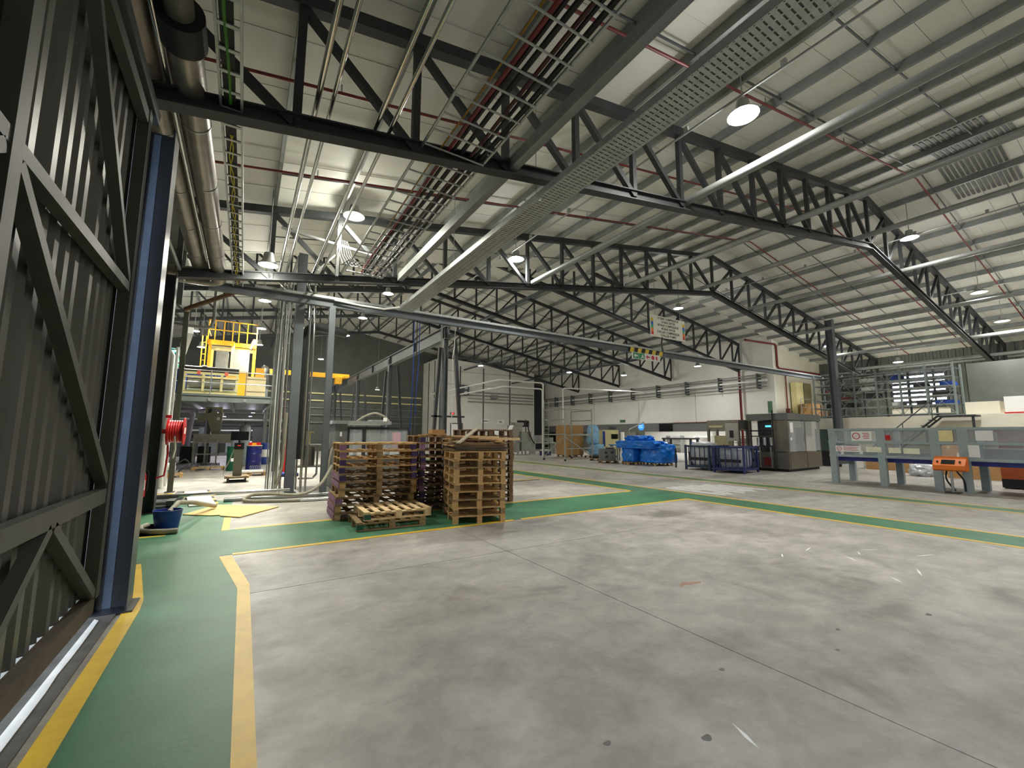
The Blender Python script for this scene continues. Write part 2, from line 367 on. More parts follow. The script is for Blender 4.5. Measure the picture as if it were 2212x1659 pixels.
# ---- roof trusses, every member a part
def truss(label, y, xs, ridge, zbf, ztf, w, cat='truss', chord=0.2):
    t = thing('roof_truss', label, cat, (ridge, y, 0), 0, 'roof trusses')
    st = M['steel']
    xl, xr = xs[0], xs[-1]
    h = chord
    for (a, b) in ((xl, ridge), (ridge, xr)):
        MB().ibeam((a - ridge, 0, zbf(a) + h / 2), (b - ridge, 0, zbf(b) + h / 2), h, h * .9, 0.014, 0.02).build('bottom_chord', st, t)
        MB().bar((a - ridge, 0, ztf(a)), (b - ridge, 0, ztf(b)), h * 0.8, h * .9).build('top_chord', st, t)
    dz = ztf(3) - zbf(3) - h
    proto_v = None; protos = {}
    inner = [x for x in xs if xl + 0.2 < x < xr - 0.2 or True]
    for x in inner:
        z0 = zbf(x) + h * 0.9; z1 = ztf(x) - h * 0.4
        key = round(z1 - z0, 2)
        if key not in protos:
            protos[key] = MB().box(-w / 2, w / 2, -w / 2, w / 2, 0, z1 - z0).build('vertical_strut', st, t); protos[key].location = (x - ridge, 0, z0)
        else: inst(protos[key], 'vertical_strut', t, (x - ridge, 0, z0))
    dp = {}
    for a, b in zip(inner[:-1], inner[1:]):
        # diagonals fall towards the ridge on both halves
        lo, hi = (b, a) if b <= ridge + 0.01 else (a, b)
        v = Vector((lo - hi, 0, (zbf(lo) + h) - (ztf(hi) - h * 0.4)))
        key = (round(v.x, 2), round(v.z, 2))
        if key not in dp:
            dp[key] = MB().bar((0, 0, 0), v, w, w).build('diagonal_strut', st, t); dp[key].location = (hi - ridge, 0, ztf(hi) - h * 0.4)
        else: inst(dp[key], 'diagonal_strut', t, (hi - ridge, 0, ztf(hi) - h * 0.4))
    # thin lower-chord stay rod
    return t
xs1 = [-1.45] + [0.3 + 1.5 * k for k in range(12)] + [18.4] + [36.8 - (0.3 + 1.5 * k) for k in range(11, -1, -1)] + [37.6]
truss('dark steel roof truss nearest the camera, crossing above the pallet stacks', 5.5, xs1, 18.4, zb1, zt1, 0.10)
truss('dark steel roof truss second from the camera, ending at the wide dark column', 11.5, xs1, 18.4, zb1, zt1, 0.10)
xs2 = [9.0 + 1.5 * k for k in range(-14, 15)]
xs2 = [X2L + .3] + xs2[0:] + [30.85]
xs2 = sorted(set(round(x, 3) for x in xs2))
ordn = ['first', 'second', 'third', 'fourth', 'fifth', 'sixth']
for k in range(4):
    truss('dark steel truss of the far hall, %s one behind the hanging white sign' % ordn[k], 17.5 + 6.0 * k, xs2, 9.0, zb2, zt2, 0.095, chord=0.2)

# ---- long tie tubes resting on the lower chords
tl = ['grey box tie tube beside the perforated cable tray', 'grey tie tube second from the left under the near roof', 'grey tie tube third from the left under the near roof', 'grey tie tube just left of the near roof ridge',
      'grey tie tube just right of the near roof ridge', 'grey tie tube second right of the near roof ridge', 'grey tie tube low on the right roof slope', 'grey tie tube lowest on the right roof slope']
for k, x in enumerate((3.42, 7.95, 12.45, 17.3, 21.3, 25.8, 30.3, 33.6)):
    z = zb1(x) + 0.30
    b = MB()
    if k == 0: b.box(x - 0.07, x + 0.07, -3.4, 11.4, z - 0.10, z + 0.09)
    else: b.tube((x, -3.4, z), (x, 11.4, z), 0.085, 14)
    tag(b.build('tie_tube', M['tie']), tl[k], 'tube', 'roof tie tubes')
for k, x in enumerate((1.5, 7.5, 13.5, 19.5, 25.5)):
    z = zb2(x) + 0.27
    tag(MB().box(x - .06, x + .06, 17.6, 40.8, z - .07, z + .07).build('tie_tube', M['steel2']), 'dark tie tube along the far hall trusses, %s from the left' % ordn[k], 'tube', 'far roof tie tubes')

# ---- dark red sprinkler pipes following the roof slope, with heads
for k, (y, lb) in enumerate(((4.1, 'nearest'), (6.9, 'second'), (9.6, 'third'))):
    t = thing('sprinkler_pipe', 'dark red sprinkler pipe under the near roof, %s from the camera' % lb, 'pipe', (18.4, y, 0), 0, 'sprinkler pipes')
    off = lambda x: zt1(x) - 0.02
    MB().path([(x - 18.4, 0, off(x)) for x in (-1.0, 18.4, 37.0)], 0.026, 8).build('pipe', M['red_pipe'], t)
    for j in range(9):
        x = 1.0 + j * 3.9
        MB().tube((x - 18.4, 0, off(x) + .02), (x - 18.4, 0, off(x) + 0.16), 0.012, 6).build('sprinkler_head', M['galv'], t)
# thin grey conduits along the bays, carrying the lamps
for k, (x, z, lb) in enumerate(((7.0, zb1(7.0) + 1.25, 'left'), (20.3, zb1(20.3) + 1.05, 'middle'), (26.2, zb1(26.2) + 1.0, 'right'))):
    t = thing('lamp_conduit', 'thin grey conduit carrying the high bay lamps, %s row' % lb, 'conduit', (x, 0, 0))
    MB().tube((0, -3.4, z), (0, 15.1, z), 0.022, 8).build('conduit', M['tie'], t)
    for j in range(9): MB().box(-.03, .03, -2.5 + j * 1.8, -2.42 + j * 1.8, z, z + .12).build('conduit_clip', M['galv'], t)
# ================================================================ walls and the big door
S = lambda o: tag(o, kind='structure')
gr = S(MB().box(-60, -1.35, -40, 60, -0.12, -0.02).build('ground', mat('pale yard concrete', (214, 214, 210), 0.8, 0, 0.05, 1)))  # even pale colour for the yard outside the door
def corr(y0, y1, z0, z1, x, pitch=0.19, depth=0.035, axis='y', flip=1):
    """trapezoidal sheet in plane x (ribs vertical) ; returns MB"""
    pts = []; t = y0
    while t < y1 - 1e-6:
        for f, d in ((0, 0), (0.42, 0), (0.52, 1), (0.90, 1)):
            u = t + f * pitch
            if u <= y1: pts.append((u, d * depth * flip))
        t += pitch
    pts.append((y1, 0))
    mb = MB(); vs = []; n = len(pts)
    for (u, d) in pts:
        P = (x + d, u) if axis == 'y' else (u, x + d)
        vs += [(P[0], P[1], z0), (P[0], P[1], z1)]
    fs = [(2 * i, 2 * i + 2, 2 * i + 3, 2 * i + 1) for i in range(n - 1)]
    return mb.add(vs, fs)
def corr_h(y0, y1, z0, z1, x, pitch=0.25, depth=0.04):
    pts = []; t = z0
    while t < z1 - 1e-6:
        for f, d in ((0, 0), (0.42, 0), (0.52, 1), (0.90, 1)):
            if t + f * pitch <= z1: pts.append((t + f * pitch, d * depth))
        t += pitch
    pts.append((z1, 0)); vs = []
    for (u, d) in pts: vs += [(x - d, y0, u), (x - d, y1, u)]
    return MB().add(vs, [(2 * i, 2 * i + 2, 2 * i + 3, 2 * i + 1) for i in range(len(pts) - 1)])

# sliding door leaf: corrugated sheets on a braced steel frame
door = S(MB().box(-1.06, -0.98, -0.2, 5.10, 0.10, 0.24).build('door_1', M['steel2']))
fs_ = mat('door frame steel', (84, 84, 79), 0.5, 0.1, 0.15, 4)
door.data.materials[0] = mat('rusty door rail', (84, 74, 62), 0.7, 0.1, 0.25, 6)
for k in range(6):
    y0 = -0.2 + k * 0.882
    corr(y0, y0 + 0.89, 0.232, 4.72, -1.10 + 0.004 * (k % 2)).build('corrugated_sheet', M['sheet'], door, world=True, smooth=False)
def dbar(p, q, w=0.07, h=0.075): MB().bar((-1.0, *p), (-1.0, *q), w, h, (1, 0, 0)).build('frame_bar', fs_, door, world=True)
for y in (-0.15, 2.72, 5.06): dbar((y, 0.24), (y, 4.70), 0.11, 0.09)
for z, w in ((1.08, 0.12), (2.92, 0.08), (4.60, 0.12)):
    dbar((-0.1, z), (2.66, z), w); dbar((2.78, z), (5.0, z), w)
dbar((2.80, 2.86), (5.0, 1.20)); dbar((3.35, 4.54), (5.0, 2.98)); dbar((3.86, 1.02), (5.0, 0.28)); dbar((3.80, 1.02), (2.80, 0.26))
dbar((2.64, 2.86), (-0.05, 1.20)); dbar((2.64, 4.6), (-0.05, 2.98))
# sill, and a pale strip painted as daylight leaking under the door
S(MB().box(-1.24, -0.86, -2, 5.3, -0.02, 0.012).build('trim_1', mat('grimy sill', (82, 78, 70), 0.85, 0, 0.35, 6)))
gt = MB(); pts_ = [(-0.985, -2)]
rs = random.Random(4)
for k in range(30): pts_.append((-0.90 - .045 * k / 30 + rs.uniform(-.006, .006), -1.9 + k * .243))
pts_.append((-0.985, 5.2)); gt.prism(pts_, .0122, .016, 'z')
S(gt.build('trim_10', mat('painted daylight leak', (220, 218, 210), 0.7, 0, 0.1, 6)))  # pale strip painted as daylight leaking under the door
S(MB().bar((-0.98, -2, 4.77), (-0.98, 5.30, 4.77), 0.10, 0.13).build('trim_2', M['steel2']))
S(MB().box(-1.70, -1.62, -2, 5.6, 4.90, 7.1).build('wall_left', M['dark_wall']))
S(MB().box(-1.70, -1.03, -2, 5.3, 4.78, 4.84).build('trim_8', M['dark_wall']))
S(MB().box(-1.70, -1.62, -7, -2.0, 0, 7.1).build('wall_left_rear', M['sheet']))
S(MB().box(-1.85, -1.78, 5.62, 12.0, 0.0, 7.0).build('wall_left_side', M['dark_wall']))
S(MB().box(-1.85, -1.14, 5.62, 5.70, 0.0, 7.0).build('trim_3', M['dark_wall']))
S(MB().box(-1.4, 38.2, -7.2, -7.05, 0, 11).build('wall_rear', M['white_wall']))
# near hall, right side
wr = S(MB().box(38.05, 38.2, -7, 8.2, 0, 7.4).box(38.05, 38.2, 11.0, 20, 0, 7.4).box(38.05, 38.2, 8.2, 11.0, 0, 3.5).box(38.05, 38.2, 8.2, 11.0, 5.9, 7.4).build('wall_right', M['beige_wall']))
lw = S(MB().box(37.9, 38.05, 8.15, 8.25, 3.5, 5.9).build('window_1', M['steel']))
for y in (9.1, 10.05, 10.95): MB().box(37.9, 38.05, y - .06, y + .06, 3.5, 5.9).build('mullion', M['steel'], lw, world=True)
for k in range(8): MB().bar((38.0, 8.2, 3.56 + k * .31), (38.0, 11.0, 3.56 + k * .31), .16, .18).build('louvre_slat', M['steel'], lw, world=True)
for (y0, y1, z0, z1, m) in ((-7, -3, 2.6, 7.2, 'sheet'), (-3, 1, 2.6, 7.2, 'sheet'), (1, 5, 2.6, 7.2, 'sheet'), (5, 8.15, 2.6, 7.2, 'dark_wall'), (8.15, 11.05, 5.9, 7.2, 'dark_wall'), (11.05, 15.5, 2.6, 7.2, 'dark_wall'), (15.5, 20, 2.6, 7.2, 'dark_wall')):  # dark sheets carry the darkness behind the storage rack in their colour
    corr(y0, y1, z0, z1, 37.98, 0.35, -0.05).build('corrugated_sheet', M[m], wr, world=True, smooth=False)
for z in (2.9, 6.2): MB().box(37.78, 37.9, -7, 20, z, z + .12).build('girt', M['tie'], wr, world=True)
# step between the two roofs
S(MB().prism([(-3, zr1(-3)), (18.4, zr1(18.4)), (31.1, zr1(31.1)), (31.1, zr2(31.1) + .1), (9.0, zr2(9.0) + .1), (-3, zr2(-3) + .1)], 15.22, 15.30, 'y').build('wall_gable', M['beige_wall']))
# end wall of the near hall on the right
S(MB().prism([(31.12, 0), (38.1, 0), (38.1, 7.2), (31.12, 8.35)], 15.22, 15.34, 'y').build('wall_white_end', M['beige_wall']))
# white wall along the right of the far hall (upper cladding, dark fascia, opening with bright room behind)
ww = S(MB().box(31.0, 31.12, 15.21, 46, 2.68, 8.7).build('wall_white', M['white_wall']))
for y in (21.4, 27.3, 33.3, 39.2): MB().box(30.985, 31.0, y - .015, y + .015, 2.69, 5.4).build('panel_joint', mat('joint', (150, 148, 142), 0.7), ww, world=True)
S(MB().box(30.94, 31.12, 17.0, 46, 1.93, 2.68).build('trim_4', mat('dark grey fascia', (104, 106, 104), 0.6, 0, 0.06, 2)))
S(MB().box(35.7, 35.82, 17.0, 46, 0, 2.74).build('wall_inner', M['white_wall']))
S(MB().box(31.12, 35.7, 17.0, 46, 2.66, 2.74).build('ceiling_inner', M['white_wall']))
S(MB().box(31.0, 35.8, 15.35, 17.0, 0, 2.68).build('wall_inner_end', M['white_wall']))
for k, y in enumerate((19.7, 29.3, 36.7)):
    S(MB().box(30.94, 31.12, y, y + .3, 0, 1.93).build('trim_%d' % (5 + k), M['white_wall']))
# far wall, left annex walls
S(MB().box(-14, 36, 46, 46.2, 0, 13.0).build('wall_back', M['dark_wall']))
S(MB().box(-13.3, -13.1, 15.1, 46, 0, 9).build('wall_left_far', M['dark_wall']))
S(MB().box(-13.2, -1.75, 15.10, 15.2, 5.3, 10.2).build('wall_left_return', M['dark_wall']))
S(MB().box(-6.0, -5.9, 12.0, 15.1, 0, 7.2).build('wall_left_annex', M['dark_wall']))
S(MB().box(-13.2, -5.9, 15.05, 15.1, 0, 5.4).build('wall_left_stub', M['dark_wall']))
S(MB().box(-6.0, -1.8, 11.9, 12.0, 0, 7.2).build('wall_left_end', M['dark_wall']))
S(MB().box(-6.0, -1.7, 11.9, 15.15, 6.9, 7.0).build('ceiling_annex', M['dark_wall']))
# white cold-room block in the far hall
cr = S(MB().prism([(16.9, 0), (28.8, 0), (28.8, 8.95), (16.9, 9.65)], 41.1, 46, 'y').build('wall_cold_room', M['white_wall']))
for x in (19.2, 22.0, 25.4): MB().box(x - .06, x + .06, 41.05, 41.1, 0, 8.9).build('cover_strip', M['steel2'], cr, world=True)
for y in (42.5, 44.2): MB().box(16.85, 16.9, y - .06, y + .06, 0, 9.5).build('cover_strip', M['steel2'], cr, world=True)
for z in (6.9, 8.3): MB().box(16.9, 28.8, 41.08, 41.1, z, z + .04).build('panel_joint', mat('joint', (150, 148, 142), 0.7), cr, world=True)

# ================================================================ columns
def hcol(label, x, y, z1, h=0.22, b=0.22, m=None, rz=0, cat='column', base=True, group=None, z0=0.0):
    t = thing('steel_column', label, cat, (x, y, z0), rz, group)
    m = m or M['steel']
    MB().box(-b / 2, b / 2, -h / 2, -h / 2 + 0.016, 0, z1 - z0).build('flange', m, t); MB().box(-b / 2, b / 2, h / 2 - 0.016, h / 2, 0, z1 - z0).build('flange', m, t)
    MB().box(-0.007, 0.007, -h / 2 + .016, h / 2 - .016, 0, z1 - z0).build('web', m, t)
    if base: MB().box(-b / 2 - .05, b / 2 + .05, -h / 2 - .05, h / 2 + .05, 0, 0.02).build('base_plate', m, t)
    return t
dp = hcol('tall dark door post with daylight on its edge beside the corrugated door', -0.93, 5.45, 4.72, 0.26, 0.26, mat('near black steel', (44, 46, 50), 0.32, 0.1, 0.15, 4), rz=R(90))
MB().box(-.012, -.008, .0, .06, .02, 4.70).build('painted_daylight_strip', mat('painted daylight blue', (92, 104, 122), 0.4, 0.3, 0.15, 5), dp)  # bluish strip painted as daylight reflected on the post web
hcol('wide dark column with the red hose reel under the second truss', -1.60, 11.5, 5.05, 0.30, 0.26, M['steel'], rz=R(90))
hcol('slim green-grey post standing left of the tall display terminal', -1.64, 15.35, 5.25, 0.12, 0.12, mat('olive grey steel', (86, 88, 74), 0.5, 0, 0.1, 4))
hcol('big grey column beside the bundle of vertical pipes', 1.16, 13.55, 6.9, 0.24, 0.24, M['blue_steel'])
hcol('grey column between the pipe bundle and the purple pallets', 1.95, 12.95, 5.3, 0.18, 0.16, M['blue_steel'])
hcol('dark column under the right end of the mezzanine', 1.24, 21.7, 6.8, 0.22, 0.22, M['steel'])
hcol('dark column behind the blue and white drum', 1.35, 29.0, 7.0, 0.24, 0.24, M['steel'])
hcol('green-grey column in front of the rack mezzanine', 28.0, 10.55, 8.2, 0.35, 0.35, M['blue_steel'])
hcol('slim dark post at the corner of the white wall', 30.72, 17.5, 6.25, 0.12, 0.12, M['red_pipe'])
# horizontal beam of the far hall edge
bm = thing('steel_beam', 'long grey beam crossing the hall below the trusses, carrying the hanging sign', 'beam', (0, 13.0, 5.38))
MB().ibeam((-1.0, 0, 0), (32.5, 0, 0), 0.22, 0.16, 0.012, 0.018).build('beam', M['blue_steel'], bm)
MB().box(0.0, 32.4, -0.10, -0.02, 0.115, 0.19).build('cable_tray', M['galv'], bm)
hz = MB(); hk = MB()
for k in range(9):
    x = 14.2 + k * .24
    (hk if k % 2 else hz).prism([(x, -.11), (x + .24, -.11), (x + .32, .11), (x + .08, .11)], -0.088, -0.081, 'y')
hz.build('hazard_tape', mat('yellow tape', (232, 200, 60), 0.5), bm).location = (0, 0, 0); hk.build('hazard_tape', M['black'], bm)

# ================================================================ lamps
def lamp(x, y, z, label, group, power=1.0, r=0.235, top=None):
    t = thing('high_bay_lamp', label, 'lamp', (x, y, z), 0, group)
    MB().lathe([(0.05, 0.30), (0.10, 0.29), (0.13, 0.12), (r + .02, 0.03), (r + .03, 0.0), (r, 0.0), (r - .01, 0.02)], 20).build('housing', M['galv'], t)
    MB().lathe([(r - .01, 0.0), (r - .012, 0.018)], 20).build('lens', M['lens'], t)
    MB().tube((0, 0, 0.28), (0, 0, (zr1(x) if y < 15.2 else zr2(x)) - z - 0.02), 0.012, 6).build('hanger_rod', M['galv'], t)
    ld = bpy.data.lights.new('lamp_light', 'SPOT'); ld.energy = 1800 * power * LAMP_POWER; ld.color = (1.0, 0.98, 0.86) if x < 6 else (1.0, 0.985, 0.955); ld.shadow_soft_size = 0.15
    ld.spot_size = R(146); ld.spot_blend = 1.0
    lo = bpy.data.objects.new('lamp_light', ld); COL.objects.link(lo); lo.parent = t; lo.location = (0, 0, -0.03)
    pd = bpy.data.lights.new('lamp_spill', 'POINT'); pd.energy = 170 * power * LAMP_POWER; pd.color = ld.color; pd.shadow_soft_size = 0.15
    po = bpy.data.objects.new('lamp_spill', pd); COL.objects.link(po); po.parent = t; po.location = (0, 0, -0.18)
    return t
near = 'lamps under the near roof'; far = 'lamps under the far roof'; beh = 'lamps behind the viewer'
lamp(7.3, 3.79, 7.36, 'largest brightest high bay lamp above the perforated tray', near)
lamp(7.3, 11.43, 7.40, 'high bay lamp hanging against the second truss, above the white sign side', near)
lamp(2.05, 11.0, 7.2, 'high bay lamp beside the mesh cable tray end', near)
lamp(20.0, 4.82, 8.72, 'high bay lamp at the near roof ridge right of the nearest truss', near)
lamp(20.0, 14.58, 8.6, 'high bay lamp just above the hanging white sign', far)
lamp(26.0, 4.3, 7.64, 'high bay lamp at the right edge, upper of two', near)
lamp(30.0, 4.35, 6.99, 'high bay lamp at the right edge, lower of two', near)
lamp(30.0, 11.55, 7.07, 'high bay lamp left of the rack mezzanine', near)
lamp(34.5, 9.5, 6.2, 'high bay lamp hanging over the steel rack', near)
for k, (x, y, z) in enumerate(((5.57, 20.4, 8.48), (5.57, 25.7, 8.5), (5.57, 30.65, 8.43), (5.57, 42.0, 8.48))):
    lamp(x, y, z, 'high bay lamp of the middle row in the far hall, %s from the front' % ordn[k], far)
for k, (x, y, z) in enumerate(((18.0, 34.2, 7.9), (25.3, 30.4, 7.4), (27.0, 25.3, 6.66), (28.0, 19.0, 6.66))):
    lamp(x, y, z, ['high bay lamp in front of the white cold room', 'high bay lamp above the scaffold tower', 'high bay lamp above the blue wrapped pallet', 'high bay lamp in front of the white wall corner'][k], far, (1, .6, .5, .5)[k])
for k, (x, y, z) in enumerate(((0.23, 11.05, 5.5), (0.35, 18, 6.56), (0.41, 24, 6.79), (0.44, 29, 6.88), (-2.23, 24, 6.32), (-2.31, 29, 6.43), (10.26, 40, 5.75))):
    lamp(x, y, z, ['glaring lamp at the far end of the left cable ladder', 'lamp over the mezzanine, nearest of three in a row', 'lamp over the mezzanine, middle of three in a row', 'lamp over the mezzanine, farthest of three in a row',
                   'lamp left of the yellow frame, nearer one', 'lamp left of the yellow frame, farther one', 'small far lamp left of the white cold room'][k], far, (.6, 2.0, 2.6, 2.2, 2.2, 2.0, .8)[k], 0.18)
for k, (x, y) in enumerate(((16, -4.5), (23, -3.5), (30, -3.5))):
    lamp(x, y, zb1(x) + 1.0, ['high bay lamp behind the viewer, left of the ridge', 'high bay lamp behind the viewer, at the ridge', 'high bay lamp behind the viewer, right slope'][k], beh)
# ================================================================ services hanging below the roof
t = thing('insulated_duct', 'grey clad duct nearest the door wall, upper left', 'duct', (-1.10, 0, 5.40))
MB().tube((0, -3, 0), (0, 11.85, 0), 0.14, 24).build('duct', M['clad'], t)
MB().path([(0, 11.85, 0), (-.03, 12.05, 0), (-.13, 12.2, 0), (-.3, 12.27, 0), (-.62, 12.28, 0)], 0.14, 20).build('elbow', M['clad'], t)
for y in (0.6, 2.2, 4.1, 6.4, 7.9, 9.3, 10.7): MB().tube((0, y, 0), (0, y + .03, 0), 0.146, 24).build('band', M['galv'], t)
t = thing('insulated_duct', 'shiny clad duct with a dark collar beside the cable ladder', 'duct', (-0.74, 0, 5.40))
MB().tube((0, 4.75, 0), (0, 12.2, 0), 0.15, 24).build('duct', M['clad'], t)
MB().path([(0, 12.2, 0), (-.03, 12.42, 0), (-.15, 12.58, 0), (-.32, 12.64, 0), (-.98, 12.65, 0)], 0.15, 20).build('elbow', M['clad'], t)
MB().tube((0, -3, 0), (0, 4.6, 0), 0.115, 24).build('duct', mat('grey duct', (104, 102, 92), 0.5, 0.2, 0.1, 4), t)
MB().tube((0, 4.5, 0), (0, 4.85, 0), 0.195, 24).build('collar', M['black'], t)
for y in (6.1, 7.6, 9.0, 10.5): MB().tube((0, y, 0), (0, y + .03, 0), 0.156, 24).build('band', M['galv'], t)
for k, (x, z, r, m, lb) in enumerate(((-0.92, 5.30, 0.025, 'chrome', 'bright thin steel pipe between the two clad ducts'), (-0.91, 5.50, 0.018, 'red_pipe', 'thin red pipe between the two clad ducts'), (-1.43, 5.2, 0.035, 'galv', 'thin grey pipe left of the clad ducts'))):
    tag(MB().tube((x, -3, z), (x, 12.3, z), r, 10).build('pipe', M[m]), lb, 'pipe', 'pipes by the ducts')

# cable ladder with yellow-green wires
t = thing('cable_ladder', 'narrow cable ladder with yellow green wires right of the ducts', 'cable ladder', (-0.36, 0, 5.33))
for s in (-1, 1): MB().box(s * 0.10 - .012, s * 0.10 + .012, -3, 12.4, -.045, .045).build('side_rail', M['galv'], t)
pr = None
for k in range(50):
    y = -2.6 + k * 0.3
    if pr is None: pr = MB().box(-.09, .09, -.02, .02, -.045, -.03).build('rung', M['galv'], t); pr.location = (0, y, 0)
    else: inst(pr, 'rung', t, (0, y, 0))
MB().box(-.07, .04, -3, 12.3, -.028, .02).build('cable_bundle', M['black'], t)
yg = mat('yellow green wire', (206, 190, 40), 0.5)
for j in range(2):
    MB().path([(0.0 + .025 * math.sin(i * 1.3 + j * 2) - .02, 6 + i * .25, -.036) for i in range(26)], 0.007, 6).build('earth_wire', yg, t)
MB().path([(-.02 + .015 * math.sin(i), -3 + i * .4, -.034) for i in range(22)], 0.016, 6).build('earth_wire', mat('green wire', (60, 120, 30), 0.5), t)

# wide wire-mesh tray with black and red cables
t = thing('mesh_cable_tray', 'wide wire mesh cable tray with black and red cables', 'cable tray', (2.37, 0, 5.72))
w = 0.47
for s in (-1, 1):
    MB().tube((s * w, -3, 0.0), (s * w, 11.0, 0.0), 0.022, 8).build('side_rail', M['galv'], t)
pr = None
for k in range(41):
    y = -2.9 + k * 0.345
    if pr is None: pr = MB().tube((-w, 0, -.03), (w, 0, -.03), 0.014, 6).build('rung', M['galv'], t); pr.location = (0, y, 0)
    else: inst(pr, 'rung', t, (0, y, 0))
for x in (-.25, -.02, .2, .33): MB().tube((x, 8.2, -.05), (x, 11.0, -.05), 0.009, 6).build('mesh_wire', M['galv'], t)
for (x, r, m) in ((-.2, .012, mat('ochre cable', (150, 110, 30), 0.6)), (-.08, .028, M['red_pipe']), (-.02, .026, M['black']), (.10, .034, M['black']), (.24, .026, mat('maroon cable', (70, 28, 30), 0.5)), (.30, .024, M['black']), (.41, .034, M['black'])):
    MB().path([(x + .012 * math.sin(i * .8 + x * 9), -3 + i * .56, .012 + r) for i in range(26)], r, 8).build('cable', m, t)
# drop-down of cables at the tray end
for j in range(6):
    x = -.5 + j * .09
    MB().path([(x, 10.3, .02), (x - .05, 10.9, .12), (x - .1 - .03 * j, 11.15, .45), (x - .1 - .05 * j, 11.3, .9)], 0.012, 6).build('cable', M['black'], t)
MB().tube((-w, 11.0, 0), (w, 11.0, -.02), 0.02, 8).build('end_bar', M['galv'], t)

# perforated tray
t = thing('perforated_cable_tray', 'long perforated grey metal tray running below the nearest truss', 'cable tray', (3.98, 0, 5.40))
MB().box(-.225, -.215, -3, 12.6, -.02, .09).build('side_wall', M['galv'], t); MB().box(.215, .225, -3, 12.6, -.02, .09).build('side_wall', M['galv'], t)
b = MB()
for k in range(240): b.box(-.215, .215, -3 + k * .065, -3 + k * .065 + .047, -.02, -.014)
for x in (-.205, -.11, -.01, .09, .185): b.box(x, x + .022, -3, 12.6, -.0205, -.0135)
b.build('perforated_base', M['galv'], t)
MB().box(-.19, .1, -3, 12.5, -.012, .04).build('cable_bundle', M['steel2'], t)
MB().path([(-.15, 12.4, .05), (-.6, 12.75, 0.0), (-1.3, 12.85, 0.03), (-2.0, 12.88, .08)], 0.03, 8).build('cable', M['paper'], t)
MB().box(-.20, -.17, 5.2, 5.26, -.05, -.02).build('joint_clip', M['white'], t)
for y in (1.0, 5.6, 9.0): MB().tube((0, y, .09), (0, y, zr1(3.98) - 5.40 - .05), 0.008, 6).build('hanger_rod', M['galv'], t)

# pairs of polished pipes, dropping down beside the big column
for k, (x, xd, yd, lb) in enumerate(((1.22, 1.42, 13.28, 'polished pipe of the right pair, left one'), (1.40, 1.54, 13.28, 'polished pipe of the right pair, right one'), (0.50, 0.80, 13.30, 'polished pipe of the left pair, left one'), (0.66, 0.92, 13.30, 'polished pipe of the left pair, right one'))):
    z = 5.66
    tag(MB().path([(x, -3, z), (x, 12.4, z), (x + (xd - x) * .5, 12.9, z), (xd, yd - .12, z - .02), (xd, yd, z - .12), (xd, yd, 0.02)], 0.033 if k % 2 == 0 else 0.026, 10).build('steel_pipe', M['chrome']), lb + ', dropping beside the big column', 'pipe', 'polished pipes')
# bundle of thin conduits on the left of the big column
for k in range(7):
    x = 0.60 + k * 0.055; y = 13.75 + 0.06 * (k % 3)
    tag(MB().path([(x, y, 0.0), (x, y, 3.0), (x + .05, y + .1, 6.2)], 0.016 + 0.006 * (k % 2), 8).build('conduit', [M['galv'], M['chrome'], M['white']][k % 3]),
        ['bright conduit', 'grey conduit', 'white conduit'][k % 3] + ' in the vertical bundle left of the big column, %s from the left' % ['first', 'second', 'third', 'fourth', 'fifth', 'sixth', 'seventh'][k], 'conduit', 'vertical conduits')
# big dark pipe with an elbow in front of the column
tag(MB().path([(1.42, 13.9, 0.9), (1.42, 13.9, 4.5), (1.46, 13.92, 4.72), (1.6, 13.98, 4.86), (1.85, 14.1, 4.9), (2.6, 14.5, 4.9)], 0.15, 18).build('dark_duct', mat('dark duct', (58, 60, 58), 0.5, 0.1, 0.1, 4)), 'thick dark duct with an elbow behind the big column', 'duct')
# sloped white braces at the cable tray end (suspended frame)
t = thing('cable_tray_hanger', 'pale hanging frame with a diagonal at the end of the mesh tray', 'frame', (1.75, 11.25, 5.62))
MB().bar((0, 0, 0), (0, 0, 1.25), 0.07, 0.07).build('post', M['galv'], t); MB().bar((-1.3, 0, .95), (1.3, 0, .72), 0.05, 0.06).build('cross_bar', M['galv'], t); MB().bar((-.05, 0, .55), (-.45, 0, .05), 0.04, 0.04).build('diagonal', M['galv'], t)
# hanging services: slim cables down from the beam
for k, (x, m, z0) in enumerate(((4.42, 'blue', 1.7), (4.52, 'black', 1.6), (4.60, 'blue', 2.2))):
    tag(MB().path([(x, 13.0, 5.27), (x + .01, 13.0, 4.0), (x - .03 * k, 13.0, 2.8), (x - .04, 13.02, z0)], 0.014, 6).build('hanging_cable', M[m]), ['blue hanging cable, left of the three by the crane beam', 'black hanging cable between two blue ones', 'short blue hanging cable, right of the three'][k], 'cable', 'hanging cables')

